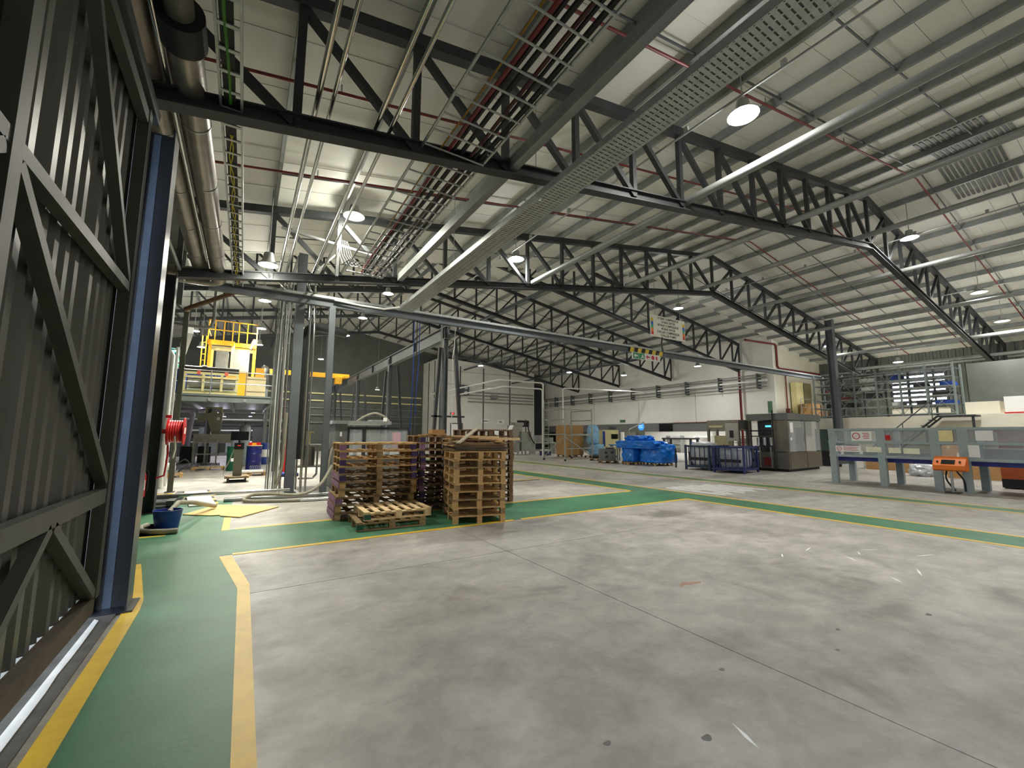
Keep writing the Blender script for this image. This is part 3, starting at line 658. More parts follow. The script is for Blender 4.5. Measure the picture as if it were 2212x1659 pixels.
# ---- crane runway with braced columns
t = thing('crane_runway', 'pale grey crane runway beam sloping away from the pallets', 'crane beam', (5.77, 13.4, 0))
MB().ibeam((0, 0, 5.12), (0, 24, 5.12), 0.46, 0.22, 0.02, 0.03).build('runway_beam', M['blue_steel'], t)
MB().box(-.03, .03, 0, 24, 5.35, 5.40).build('rail', M['steel'], t)
for y in (0.1, 3.3, 6.7, 10.0, 13.5, 17, 21.3): MB().box(-.10, .10, y, y + .02, 4.92, 5.32).build('stiffener', M['steel2'], t)
for k, y in enumerate((13.5, 20.1, 26.9, 34.7)):
    c_ = thing('crane_column', 'dark braced crane column, %s from the front' % ordn[k], 'column', (5.77, y, 0), 0, 'crane columns')
    MB().ibeam((0, .22, 0), (0, .22, 5.6 if k == 0 else 5.2), 0.2, 0.2, up=(1, 0, 0)).build('main_post', M['steel'], c_)
    MB().ibeam((-.05, 0, 4.87), (-.05, 0, 0), 0.16, 0.16, up=(1, 0, 0)).build('front_post', M['blue_steel'], c_)
    MB().bar((.35, 0.1, 4.9), (.75, 0.1, 0), 0.11, 0.11).build('raking_leg', M['steel'], c_); MB().bar((-.2, 0.1, 4.6), (-.45, 0.1, 0), 0.10, 0.10).build('raking_leg', M['steel'], c_)
    MB().box(-.45, .75, .05, .15, 2.2, 2.26).build('cross_tie', M['steel'], c_)
    MB().box(-.6, .9, -.15, .4, 0, .02).build('base_plate', M['steel'], c_)
tag(MB().path([(6.0, 13.3, 5.3), (5.97, 13.3, 4.6), (5.92, 13.3, 4.3), (5.92, 13.3, 0.0)], 0.014, 6).build('conduit', M['white']), 'white conduit running down the front crane column', 'conduit')
t = thing('bridge_crane', 'small yellow bridge crane on the far runway', 'crane', (5.77, 31.0, 5.4))
MB().box(-5.2, .2, -.12, .12, 0.05, .35).build('bridge_girder', M['yellow_paint'], t); MB().box(-.25, .25, -.8, .8, 0.0, .12).build('end_carriage', M['yellow_paint'], t)
MB().box(-.7, -.3, -.3, .3, -.35, .1).build('hoist', M['yellow_paint'], t); MB().tube((-.5, 0, -.35), (-.5, 0, -.8), .03, 8).build('hook', M['steel'], t)

# ---- hanging signs
t = thing('hanging_sign', 'white hanging sign listing compressors and dryers with coloured end bars', 'sign', (16.8, 12.86, 6.15))
tw = 1.25
MB().box(-tw, tw, -.012, .012, 0, 1.02).build('board', mat('sign board', (244, 241, 226), 0.5, 0, 0.02), t)
dk = mat('sign lettering', (84, 78, 74), 0.6, 0, 0)
rows = ['10 BAR COMPRESSOR', '10 BAR DRYER', '40 BAR COMPRESSOR', '40 BAR DRYER', 'CHILLER COMPRESSOR', 'CHILLER PUMPS']
for k, s in enumerate(rows): text('lettering', s, 0.158, dk, t, (0, -.014, 0.915 - k * .162), (R(90), 0, 0), bold=0.003)
cols = [(240, 196, 40), (50, 110, 220), (60, 176, 120), (246, 130, 40), (220, 60, 60)]
for k, c in enumerate(cols):
    m = mat('sign bar %d' % k, c, 0.5, 0, 0)
    for s in (-1, 1): MB().box(s * (tw - .11) - .08, s * (tw - .11) + .08, -.016, -.012, .70 - k * .155, .855 - k * .155).build('colour_bar', m, t)
for s in (-.9, .9): MB().tube((s, 0, 1.0), (s, 0, 3.05), 0.012, 6).build('hanger_rod', M['galv'], t)
MB().path([(-.45, 0, 0.02), (-.5, .02, -.3), (-.4, .03, -.66)], 0.04, 8).build('bracket', M['steel2'], t)
t = thing('exit_sign', 'green and red pictogram sign under the hazard taped beam', 'sign', (15.25, 12.9, 4.98))
MB().box(-.92, .92, -.02, .02, 0, .30).build('board', M['white'], t)
gm = mat('exit green', (60, 150, 100), 0.5, 0, 0); rm = mat('exit red', (206, 40, 44), 0.5, 0, 0)
MB().box(-.88, -.52, -.024, -.02, .02, .28).build('green_field', gm, t); MB().box(-.50, -.14, -.024, -.02, .02, .28).build('green_field', gm, t)
def arrow(x, m, nm):
    MB().prism([(x - .13, .15), (x - .02, .25), (x - .02, .18), (x + .12, .18), (x + .12, .12), (x - .02, .12), (x - .02, .05)], -.028, -.024, 'y').build(nm, m, t)
arrow(-.70, M['white'], 'white_arrow'); arrow(0.08, rm, 'red_arrow')
MB().prism([(-.40, .05), (-.33, .13), (-.30, .22), (-.24, .22), (-.22, .15), (-.20, .06), (-.25, .06), (-.28, .12), (-.34, .05)], -.028, -.024, 'y').build('running_figure', M['white'], t)
b = MB(); b.lathe([(.10, -.002), (.10, .002)], 20); o = b.build('hose_reel_symbol', rm, t); o.rotation_euler = (R(90), 0, 0); o.location = (.42, -.024, .15)
MB().prism([(.62, .05), (.72, .05), (.72, .20), (.69, .24), (.65, .24), (.62, .20)], -.024, -.02, 'y').build('extinguisher_symbol', rm, t)
for s in (-.8, .8): MB().box(s - .015, s + .015, -.015, .015, .30, .42).build('hanger', M['galv'], t)
# ================================================================ pallets
PW = {}
def pallet(label, x, y, z, rz, L=1.2, D=1.0, deck='wood', blk='wood', group=None, seven=7, corner=None, end=None, bot=False):
    """block pallet: stringer boards along local x (length L), deck boards along local y (depth D)"""
    t = thing('pallet', label, 'pallet', (x, y, z), rz, group)
    key = (L, D, seven)
    if key not in PW:
        bw = 0.095
        PW[key] = dict(deck=MB().box(-bw / 2, bw / 2, -D / 2, D / 2, 0, 0.020), string=MB().box(-L / 2, L / 2, -0.048, 0.048, 0, 0.020),
                       bot=MB().box(-L / 2, L / 2, -0.048, 0.048, 0, 0.018), block=MB().box(-0.055, 0.055, -0.045, 0.045, 0, 0.086), tall=MB().box(-0.055, 0.055, -0.045, 0.045, 0, 0.104), objs={})
    P = PW[key]
    def part(kind, name, m, loc):
        k = (kind, m)
        if k not in P['objs']:
            o = P[kind].build(name, M[m], t); o.location = loc; P['objs'][k] = o
        else: o = inst(P['objs'][k], name, t, loc)
        return o
    for j, yy in enumerate((-D / 2 + .05, 0, D / 2 - .05)):
        if bot: part('bot', 'bottom_board', deck, (0, yy, 0.0))
        part('string', 'stringer_board', deck, (0, yy, 0.104))
        for i, xx in enumerate((-L / 2 + .06, 0, L / 2 - .06)):
            m = blk
            if corner and i != 1 and j == 0: m = corner if not isinstance(corner, tuple) else (corner[0] if i == 0 else corner[1])
            part('block' if bot else 'tall', 'block', m, (xx, yy, 0.018 if bot else 0.0))
    for k in range(seven):
        xx = -L / 2 + .05 + (L - .1) * k / (seven - 1)
        part('deck', 'deck_board', deck, (xx, 0, 0.124))
    if end:
        MB().box(-L / 2 - .012, -L / 2, -D / 2, D / 2, 0.012, 0.118).build('end_board', M[end], t)
    return t
nth = ['bottom', 'second', 'third', 'fourth', 'fifth', 'sixth', 'seventh', 'eighth', 'ninth', 'tenth', 'eleventh', 'twelfth', 'thirteenth']
rnd = random.Random(3)
# right stack of bare wooden pallets
a = R(-14)
for k in range(9):
    pallet('bare wooden pallet in the right front stack, %s from the floor' % nth[k], 3.915 + rnd.uniform(-.012, .012), 7.69 + rnd.uniform(-.012, .012), k * 0.1445, a + R(90) + rnd.uniform(-.012, .012), 1.2, 0.98, ['wood', 'wood', 'wood_old', 'wood'][k % 4], ['wood', 'wood_old', 'wood'][k % 3], 'right front pallet stack')
# flat dark slip boards on top
dx, dy = math.sin(-a), math.cos(a)
zc = 9 * 0.1445
for k in range(6):
    o = MB().box(-.50, .50, -.60, .60, 0, 0.018).build('slip_board', M[['wood_dark', 'wood_old', 'steel2', 'wood_dark', 'wood', 'wood_dark'][k]])
    o.location = (3.915 + rnd.uniform(-.03, .03), 7.69 + rnd.uniform(-.03, .03), zc); o.rotation_euler = (0, 0, a + rnd.uniform(-.05, .05)); zc += 0.0225
    tag(o, 'thin flat board on the right front pallet stack, %s of the pile' % (['lowest', 'second', 'third', 'fourth', 'fifth', 'topmost'][k]), 'board', 'flat boards on the pallets')
# loose broken planks
def plank(label, x, y, z, rz, l, w=0.09, th=0.02, ry=0.0, m='wood', rx=0.0):
    mb = MB(); j = 0.04
    mb.prism([(-l / 2, -w / 2), (l / 2 - j, -w / 2), (l / 2, -w / 6), (l / 2 - j * .4, w / 4), (l / 2 - j, w / 2), (-l / 2 + j * .5, w / 2)], 0, th, 'z')
    o = mb.build('broken_plank', M[m]); o.location = (x, y, z); o.rotation_euler = (rx, ry, rz)
    return tag(o, label, 'plank', 'broken planks')
z = zc
spec = [('pale broken plank lying across the back of the right stack', 3.85, 8.0, 0, .2, 1.0, 'wood', 0), ('weathered plank along the front edge of the right stack', 3.9, 7.35, 0, a + .05, 1.0, 'wood_old', 0), ('dark plank across the middle of the right stack', 3.8, 7.7, 0, a + .35, .8, 'wood_dark', 0),
        ('pale plank on the left of the right stack pointing at the camera', 3.55, 7.6, .027, a + 1.2, .8, 'wood_new', 0), ('weathered plank on the right rear of the stack', 4.2, 7.95, .027, a + .2, .7, 'wood_old', 0), ('short dark offcut in the middle of the right stack', 4.0, 7.5, .027, .5, .45, 'wood_dark', 0), ('splintered plank along the right side of the stack', 4.3, 7.5, .027, a + 1.5, .9, 'wood', 0),
        ('broad pale plank on top of the right stack, lying left to right', 3.95, 7.9, .054, a + .10, .95, 'wood_new', -.03), ('short pale offcut near the right end of the stack', 4.15, 7.45, .054, -.5, .5, 'wood', .04), ('thin dark slat crossing the front of the right stack', 3.85, 7.4, .054, a + .22, .9, 'wood_dark', .02),
        ('thin weathered plank lying high on the right stack', 3.9, 7.75, .085, a - .2, .95, 'wood_old', .03), ('split pale plank resting high at the rear of the stack', 3.75, 7.95, .09, a + .35, .8, 'wood', -.04), ('highest pale plank lying across the right stack', 4.0, 7.8, .125, a + .04, 1.0, 'wood_new', .02)]
for (lb, x, y, dz, rz, l, m, ry) in spec: plank(lb, x, y, z + dz, rz, l, 0.12, 0.024, ry, m)
tag(MB().bar((3.95, 7.55, z + .10), (4.72, 7.25, z + .085), .10, .05).build('broken_plank', M['wood_new']), 'thick pale plank sticking out to the right of the right stack', 'plank', 'broken planks')
# the long grey plank leaning up across the pile
p, q = Vector((3.33, 7.18, z + .012)), Vector((3.95, 7.62, z + 0.30))
tag(MB().bar(p, q, 0.085, 0.02).build('broken_plank', mat('grey plank', (168, 156, 132), 0.8, 0, 0.2, 6)), 'grey plank leaning diagonally up across the right stack', 'plank', 'broken planks')

# left stack with purple painted corners
za = 0.0
for k in range(10):
    low = k < 6
    cor = ('wood', 'wood') if k < 5 and k != 2 else (('purple', 'wood') if k in (2,) else ('purple_dark', 'purple_dark'))
    if k >= 8: cor = ('purple', 'purple_dark')
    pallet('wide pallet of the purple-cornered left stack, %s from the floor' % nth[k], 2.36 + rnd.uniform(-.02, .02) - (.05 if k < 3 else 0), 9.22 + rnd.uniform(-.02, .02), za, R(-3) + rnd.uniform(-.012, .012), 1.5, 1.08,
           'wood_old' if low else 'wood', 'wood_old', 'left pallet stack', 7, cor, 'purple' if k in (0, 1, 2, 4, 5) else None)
    za += 0.1445
# two pale pallets lying in front
pallet('lower of two pallets lying on the green walkway', 2.30, 7.99, 0.005, R(-3.4), 1.18, 1.0, 'wood_old', 'wood_old', 'low pallets in front', 7, ('drum_green', 'wood_old'), bot=True)
palt = pallet('upper pale new pallet of the pair lying on the green walkway', 2.42, 8.06, 0.151, R(-2), 1.18, 1.0, 'wood_new', 'wood_new', 'low pallets in front', 7, ('drum_green', 'wood_new'), bot=True)
# stack between, purple corners, darker
for k in range(11):
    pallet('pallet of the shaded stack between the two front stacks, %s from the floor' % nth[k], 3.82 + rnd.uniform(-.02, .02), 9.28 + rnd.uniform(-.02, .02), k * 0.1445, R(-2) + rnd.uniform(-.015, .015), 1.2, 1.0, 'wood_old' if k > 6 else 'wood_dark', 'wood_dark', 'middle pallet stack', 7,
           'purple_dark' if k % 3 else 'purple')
for k in range(12):
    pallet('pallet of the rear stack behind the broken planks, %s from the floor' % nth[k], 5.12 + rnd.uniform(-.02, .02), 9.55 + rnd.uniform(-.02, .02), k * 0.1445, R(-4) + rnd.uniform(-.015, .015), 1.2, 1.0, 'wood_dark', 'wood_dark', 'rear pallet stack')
z = 11 * .1445
tag(MB().box(3.55, 3.85, 9.0, 9.25, z, z + .13).build('cardboard_box', M['card']), 'small open cardboard box on the shaded middle stack', 'box')
for k, (x, y, rz, l) in enumerate(((3.5, 8.95, .3, .55), (3.62, 8.9, -.2, .5))):
    plank(['pale offcut lying on the middle stack, left', 'pale offcut lying on the middle stack, beside the box'][k], x - .05, y, z + .022 * k, rz, l, .1, .02, 0, 'wood')
tag(MB().box(5.15, 5.27, 9.03, 9.035, 12 * .1445 - .125, 12 * .1445 - .03).build('paper_note', M['paper']), 'white paper note stuck on the top rear pallet', 'paper')
# ================================================================ left foreground: reel, extinguisher, bucket, hoses, cover plates
def ring_wraps(x0, x1, r, tr, n, seg=24):
    mb = MB()
    for k in range(n):
        x = x0 + (x1 - x0) * (k + .5) / n
        prof = [(r + tr * math.cos(a), x + tr * math.sin(a)) for a in [2 * math.pi * j / 6 for j in range(6)]]
        vs = []; fs = []
        for (rr, xx) in prof:
            for i in range(seg):
                t = 2 * math.pi * i / seg; vs.append((xx, rr * math.cos(t), rr * math.sin(t)))
        for j in range(6):
            for i in range(seg): fs.append((j * seg + i, j * seg + (i + 1) % seg, ((j + 1) % 6) * seg + (i + 1) % seg, ((j + 1) % 6) * seg + i))
        mb.add(vs, fs)
    return mb
t = thing('hose_reel', 'red fire hose reel mounted on the wide dark column', 'hose reel', (-1.20, 11.40, 1.66))
ring_wraps(-.14, .10, .215, .022, 6).build('hose', M['red'], t)
for x in (-.15, .12): MB().tube((x, 0, 0), (x + .02, 0, 0), .285, 28).build('flange', M['red'], t)
MB().tube((-.24, 0, 0), (.14, 0, 0), .05, 14).build('axle', M['red'], t); MB().tube((-.13, 0, 0), (.12, 0, 0), .19, 20).build('drum', M['red'], t)
MB().box(.141, .144, -.12, .08, -.05, .08).build('instruction_label', M['paper'], t)
MB().box(-.2, -.1, -.05, .05, .28, .34).build('bracket', M['red'], t); MB().path([(-.12, -.05, -.28), (-.10, -.06, -.45), (-.13, -.06, -.9), (-.26, -.06, -.95)], .018, 8).build('feed_pipe', M['red'], t)
MB().path([(0, -.2, -.1), (.03, -.22, -.35), (.0, -.2, -.55)], .016, 8).build('nozzle', M['paper'], t)
t = thing('fire_extinguisher', 'red fire extinguisher hanging on the column beside the door post', 'extinguisher', (-1.66, 11.20, 0.36))
MB().lathe([(.01, 0), (.075, .01), (.08, .03), (.08, .42), (.065, .47), (.025, .50), (.02, .53)], 20).build('cylinder', M['red'], t)
MB().box(-.02, .05, -.015, .015, .53, .57).build('valve_handle', M['black'], t); MB().path([(.02, 0, .54), (.1, -.02, .5), (.11, -.02, .3), (.10, -.02, .12)], .012, 8).build('hose', M['black'], t)
b = MB(); b.prism([(.082 * math.cos(a), .082 * math.sin(a)) for a in [R(-110 + i * 10) for i in range(9)]] + [(.0805 * math.cos(a), .0805 * math.sin(a)) for a in [R(-30 - i * 10) for i in range(9)]], .14, .34, 'z'); b.build('label', M['paper'], t)
MB().box(-.05, .05, .08, .16, .38, .42).build('wall_bracket', M['steel2'], t)
t = thing('bucket', 'blue plastic bucket on the green walkway with a hose in it', 'bucket', (-0.99, 9.30, 0.003), R(10))
MB().lathe([(.145, 0), (.155, .01), (.20, .32), (.207, .325), (.207, .34), (.193, .34), (.15, .03), (.0, .02)], 4 * 6, cap=True).build('body', M['blue'], t)
MB().path([(.2 * math.cos(a), .2 * math.sin(a) , .33 - .03 * math.sin(a)) for a in [R(i * 15) for i in range(13)]], .005, 6).build('handle', M['galv'], t)
tag(MB().path([(-1.30, 9.72, .05), (-1.36, 9.5, .05), (-1.30, 9.2, .05), (-1.14, 9.02, .05), (-.96, 8.94, .05), (-.80, 8.93, .05)], .043, 12).build('grey_hose', M['hose']), 'short thick grey hose curled around the blue bucket', 'hose')
tag(MB().path([(-.99, 9.45, .28), (-.9, 9.7, .40), (-.75, 10.4, .30), (-.55, 11.0, .16), (-.42, 11.35, .075)], .043, 12).build('grey_hose', M['hose']), 'grey hose rising out of the bucket onto the plywood', 'hose')
b = MB(); b.prism([(-.92, 10.85), (-.45, 10.45), (-.30, 10.42), (-.28, 10.30), (.04, 9.96), (.77, 10.94), (-.05, 11.70), (-.40, 11.94)], .006, .022, 'z')
tag(b.build('plywood_sheet', M['ply']), 'broken plywood sheet lying on the floor near the bucket', 'plywood')
t = thing('pit_cover', 'light steel cover plate with a striped edge beyond the plywood', 'cover plate', (-.80, 12.95, 0))
b = MB(); b.add([(-.37, .95, .14), (.10, 1.05, .14), (.40, -.95, .03), (-.12, -.98, .03), (-.37, .95, .12), (.10, 1.05, .12), (.40, -.95, .01), (-.12, -.98, .01)], [(0, 1, 2, 3), (7, 6, 5, 4), (0, 4, 5, 1), (1, 5, 6, 2), (2, 6, 7, 3), (3, 7, 4, 0)])
b.build('plate', mat('pale checker plate', (214, 212, 204), 0.4, 0.3, 0.08, 20, 0.4, 40), t)
for k in range(8):
    f0, f1 = k / 8, (k + 1) / 8
    A = lambda f: Vector((.10 + .30 * f, 1.05 - 2.0 * f, .142 - .11 * f))
    p0, p1 = A(f0), A(f1)
    MB().bar(p0, p1, .05, .004).build('edge_tape', M['yellow'] if k % 2 else M['black'], t)
t = thing('floor_pit', 'dark open pit frame beside the steel cover plate', 'pit frame', (-1.55, 12.95, 0))
for (x0, x1, y0, y1, z) in ((-.62, .35, -.95, -.85, .05), (-.62, .35, .85, .95, .05), (-.62, -.52, -.95, .95, .05), (.22, .36, -.95, .95, .16)): MB().box(x0, x1, y0, y1, 0, z).build('frame_side', M['steel'], t)
MB().box(-.5, .2, -.85, .85, 0.002, .006).build('pit_floor', M['black'], t)
for k, (y, x0, x1, r, z, m) in enumerate(((12.62, -2.2, 1.1, .04, .20, 'chrome'), (12.25, -2.2, -1.2, .04, .10, 'chrome'), (12.45, -.3, 2.3, .05, .052, 'galv'), (11.55, 1.25, 2.5, .035, .04, 'chrome'))):
    tag(MB().tube((x0, y, z), (x1, y - .12, z), r, 12).build('floor_pipe', M[m]), ['long polished pipe lying across the floor behind the plywood', 'short polished pipe over the dark pit', 'thick grey pipe lying by the hose loop', 'short polished pipe beside the left pallet stack'][k], 'pipe', 'pipes lying on the floor')
def arc(pts, n=8):  # Catmull-Rom
    P = [Vector(p) for p in pts]; P = [P[0] * 2 - P[1]] + P + [P[-1] * 2 - P[-2]]; out = []
    for i in range(1, len(P) - 2):
        for k in range(n):
            t_ = k / n; a, b_, c, d = P[i - 1], P[i], P[i + 1], P[i + 2]
            out.append(.5 * ((2 * b_) + (c - a) * t_ + (2 * a - 5 * b_ + 4 * c - d) * t_ ** 2 + (3 * b_ - a - 3 * c + d) * t_ ** 3))
    return out + [P[-2]]
tag(MB().path(arc([(1.25, 11.60, .04), (.75, 11.72, .045), (.25, 11.95, .045), (.10, 12.15, .07), (.30, 12.33, .14), (.75, 12.05, .16), (1.3, 11.85, .14), (1.75, 12.2, .30), (2.02, 12.6, .6), (2.12, 12.75, .75)]), .04, 10).build('grey_hose', M['hose']), 'grey hose looping on the floor and rising to the enclosed machine', 'hose')
tag(MB().path(arc([(.45, 12.95, .05), (.75, 13.2, .1), (.92, 13.30, .6), (.97, 13.32, 1.3), (.98, 13.35, 2.2)]), .04, 10).build('grey_hose', M['hose']), 'grey hose hanging down beside the big column', 'hose')
tag(MB().path(arc([(2.25, 12.9, 1.35), (2.12, 12.85, 1.2), (2.06, 12.8, .9), (2.05, 12.8, .5)]), .03, 8).build('grey_hose', M['hose']), 'short hose hanging between the column and the purple stack', 'hose')

# ================================================================ enclosed machine behind the left stack
t = thing('enclosed_machine', 'grey machine with clear guard panels behind the purple pallets', 'machine', (3.4, 14.2, 0))
gm_ = mat('machine grey', (112, 114, 112), 0.5, 0.1, 0.1, 4)
MB().box(-1.1, -.75, -.6, .8, 0, 1.92).build('cabinet', gm_, t)
MB().box(-.75, 1.2, -.5, .8, 0, .9).build('bed', gm_, t)
MB().box(-1.2, .55, -.7, .9, 1.92, 2.02).build('lid', mat('lid grey', (150, 152, 150), 0.4, 0.3, 0.1, 4), t)
for (x0, x1, z0, z1) in ((-.75, 1.2, 1.76, 1.84), (-.75, 1.2, .9, .98), (-.75, -.68, .98, 1.76), (-.30, -.2, .98, 1.76), (1.12, 1.2, .98, 1.76)): MB().box(x0, x1, -.6, -.54, z0, z1).build('guard_frame', M['steel'], t)
for (x0, x1) in ((-.68, -.3), (-.2, 1.12)): MB().box(x0, x1, -.575, -.565, .98, 1.76).build('guard_panel', M['glass'], t)
MB().box(.75, .98, -.3, -.1, 1.2, 1.68).build('pink_container', mat('pink plastic', (226, 130, 150), 0.5), t)
MB().box(-.96, -.9, -.605, -.6, 1.55, 1.68).build('switch_plate', M['paper'], t)
MB().path(arc([(-.35, 0, 2.03), (-.1, 0, 2.2), (.2, 0, 2.3), (.5, 0, 2.2), (.7, 0, 2.0)]), .035, 10).build('arched_hose', M['hose'], t)
MB().box(.0, .4, -.4, .1, 2.02, 2.07).build('tray', M['galv'], t); MB().box(.35, .46, -.5, -.46, 2.02, 2.14).build('white_tag', M['paper'], t)
for x in (-1.0, 1.1): MB().box(x - .04, x + .04, -.5, -.42, -.0, .05).build('foot', M['black'], t)
t = thing('pipe_rack_skid', 'stainless skid with pipes and valves behind the grey column', 'skid', (1.75, 14.7, 0))
for (x, y) in ((-.35, -.35), (.45, -.35), (-.35, .45), (.45, .45)): MB().box(x - .025, x + .025, y - .025, y + .025, 0, 1.7).build('leg', M['stainless'], t)
MB().box(-.4, .5, -.4, .5, 1.25, 1.30).build('shelf', M['stainless'], t); MB().box(-.4, .5, -.4, .5, .62, .66).build('shelf', M['stainless'], t)
MB().tube((0, .1, .66), (0, .1, 1.25), .2, 20).build('vessel', M['chrome'], t)
MB().path([(-.3, -.38, .3), (.1, -.38, .3), (.2, -.38, .42), (.2, -.38, 1.1)], .03, 10).build('pipework', M['chrome'], t)
MB().box(-.3, .1, -.2, .2, 1.66, 1.7).build('shelf', M['cream'], t); MB().box(-.22, .02, -.1, .1, 1.3, 1.66).build('control_box', M['cream'], t)

# ================================================================ mezzanine on the left
t = thing('mezzanine', 'green-grey steel mezzanine platform with thin handrails', 'platform', (-1.2, 21.7, 0))
mz = mat('mezzanine steel', (120, 128, 124), 0.5, 0.1, 0.1, 3)
MB().ibeam((-3.2, 0, 3.08), (2.3, 0, 3.08), .26, .14).build('edge_beam', mz, t)
MB().box(-3.2, 2.3, 0, 11, 3.21, 3.26).build('deck', mz, t)
for x in (-2.6, -1.0, .6, 2.2): MB().ibeam((x, .1, 3.08), (x, 11, 3.08), .24, .12).build('joist', mz, t)
for (x, y) in ((-3.1, .1), (-3.1, 6), (2.2, 6.2), (-.4, 6.2)): MB().box(x - .08, x + .08, y - .08, y + .08, 0, 2.96).build('post', mz, t)
for x in (-2.9, -1.55, -.1, 1.15, 2.2): MB().tube((x, -.02, 3.2), (x, -.02, 4.28), .02, 8).build('rail_post', M['galv'], t); MB().box(x - .05, x + .05, -.1, 0, 2.98, 3.1).build('rail_bracket', M['galv'], t)
for z in (3.75, 4.25): MB().tube((-3.1, -.02, z), (2.25, -.02, z), .017, 8).build('handrail', M['galv'], t)
t = thing('chiller_skid', 'cream framed skid with black pipe and steel shells on the mezzanine', 'machine', (-1.35, 22.2, 3.26))
for z in (.10, .92): MB().box(-.95, 1.0, -.05, .05, z - .05, z + .05).build('frame_rail', M['cream'], t)
for x in (-.9, -.25, .4, .95): MB().box(x - .045, x + .045, -.045, .045, .15, .87).build('frame_post', M['cream'], t)
MB().tube((-.8, .35, .5), (.0, .35, .5), .26, 20).build('steel_shell', M['stainless'], t); MB().tube((.05, .35, .5), (.9, .35, .5), .26, 20).build('steel_shell', M['stainless'], t)
MB().tube((-.95, .4, 1.12), (1.0, .4, 1.12), .15, 18).build('black_pipe', M['black'], t); MB().tube((-.35, .4, 1.12), (-.2, .4, 1.12), .2, 18).build('pipe_flange', M['black'], t)
for x in (-.42, .55): MB().box(x - .06, x + .06, -.075, -.055, .86, 1.02).build('warning_label', mat('red label', (232, 110, 90), 0.5), t)
for z in (.2, .8): MB().box(-.95, 1.0, .6, .66, z, z + .08).build('frame_rail', M['cream'], t)
tag(MB().box(-.02, .70, 22.05, 22.75, 3.26, 4.15).build('crate', mat('cream crate', (228, 212, 168), 0.7, 0, 0.06, 3)), 'cream box crate at the right end of the mezzanine', 'crate')
for k in range(4):
    o = thing('plastic_drum', ['blue drum with a white lid on the mezzanine, leftmost', 'blue drum with a white lid on the mezzanine, second', 'blue drum with a white lid on the mezzanine, third', 'blue drum with a white lid on the mezzanine, beside the yellow plate'][k], 'drum', (-2.55 + k * .52, 23.6, 3.26), 0, 'blue drums on the mezzanine')
    MB().lathe([(.2, 0), (.24, .03), (.24, 1.15), (.22, 1.2)], 18).build('body', M['blue'], o); MB().lathe([(.24, 1.2), (.245, 1.22), (.2, 1.27)], 18).build('lid', M['white'], o)
t = thing('process_tower', 'yellow framed tower with a steel tank and guard rails on the mezzanine', 'tower', (-.75, 25.0, 3.26))
yp = M['yellow_paint']; ca = M['cream']
for (x, y, m) in ((-.85, -.8, yp), (.05, -.8, ca), (-.85, .8, yp), (.95, .8, yp), (.95, -.6, yp)): MB().box(x - .06, x + .06, y - .06, y + .06, 0, 2.7).build('frame_post', m, t)
for z in (2.65, ): 
    MB().box(-.95, .1, -.9, -.75, z - .1, z + .12).build('top_beam', yp, t); MB().box(.05, 1.0, -.7, -.55, z - .1, z + .1).build('top_beam', yp, t); MB().box(-.95, 1.0, .75, .9, z - .1, z + .1).build('top_beam', yp, t)
MB().box(-.85, 0.0, -.82, -.76, 2.3, 2.5).build('cream_panel', ca, t)
MB().box(-.6, -.12, -.7, .3, .2, 2.3).build('steel_tank', M['galv'], t); MB().box(.12, .75, -.65, .4, .6, 2.45).build('steel_panel', M['stainless'], t)
MB().tube((1.1, -.5, .0), (1.1, -.5, 1.3), .2, 18).build('steel_column', M['chrome'], t)
MB().tube((.75, -.6, 2.5), (.95, -.6, 3.0), .11, 14).build('vent_duct', M['clad'], t)
for x in (-.95, -.7, -.35, 0.0, .25, .6, 1.0): MB().box(x - .02, x + .02, -.86, -.82, 2.75, 3.75).build('rail_post', yp, t)
for z in (3.25, 3.70): MB().box(-.95, 1.0, -.86, -.83, z, z + .035).build('guard_rail', yp, t); MB().box(-.97, -.93, -.86, .85, z, z + .035).build('guard_rail', yp, t)
for x in (-1.15, -1.0): MB().box(x - .02, x + .02, -.95, -.9, .2, 2.9).build('ladder_side', yp, t)
for k in range(9): MB().box(-1.15, -1.0, -.94, -.91, .35 + k * .28, .37 + k * .28).build('ladder_rung', yp, t)
MB().box(-.25, .75, -1.6, -1.5, .1, 1.25).build('yellow_plate', yp, t)
MB().box(1.05, 1.4, -1.4, -1.2, .6, 1.5).build('yellow_guard', yp, t)
tag(MB().lathe([(.22, 0), (.24, .05), (.24, 1.1), (.12, 1.25), (.03, 1.28)], 20, (.75, 26.2, 4.0)).build('steel_vessel', M['chrome']), 'polished vessel with a domed top at the right of the tower', 'vessel')
tag(MB().box(.55, .95, 26.0, 26.4, 3.26, 4.0).build('vessel_stand', M['steel2']), 'dark stand under the polished vessel', 'stand')
t = thing('teal_tank', 'teal process tank at the left edge of the mezzanine', 'tank', (-2.95, 24.2, 3.26))
MB().lathe([(.3, 0), (.34, .05), (.34, 1.9), (.28, 2.1), (.1, 2.2)], 20).build('shell', mat('teal paint', (40, 120, 124), 0.4), t)
for z in (.8, 1.5): MB().lathe([(.345, z), (.345, z + .05)], 20, cap=False).build('band', M['chrome'], t)
tag(MB().path([(-2.0, 16.5, 0.0), (-2.0, 16.5, 4.0), (-2.05, 16.52, 4.12), (-2.6, 16.7, 4.15)], .06, 12).build('white_pipe', M['white']), 'thick white pipe rising left of the slim post', 'pipe')
t = thing('ladder_rack', 'pale pipe frame with cross bars left of the slim post', 'frame', (-2.1, 17.2, 0))
for x in (-.35, .12): MB().box(x - .03, x + .03, -.03, .03, 0, 4.4).build('upright', M['white'], t)
for k in range(9): MB().box(-.35, .12, -.02, .02, 1.9 + k * .3, 1.94 + k * .3).build('cross_bar', M['galv'], t)
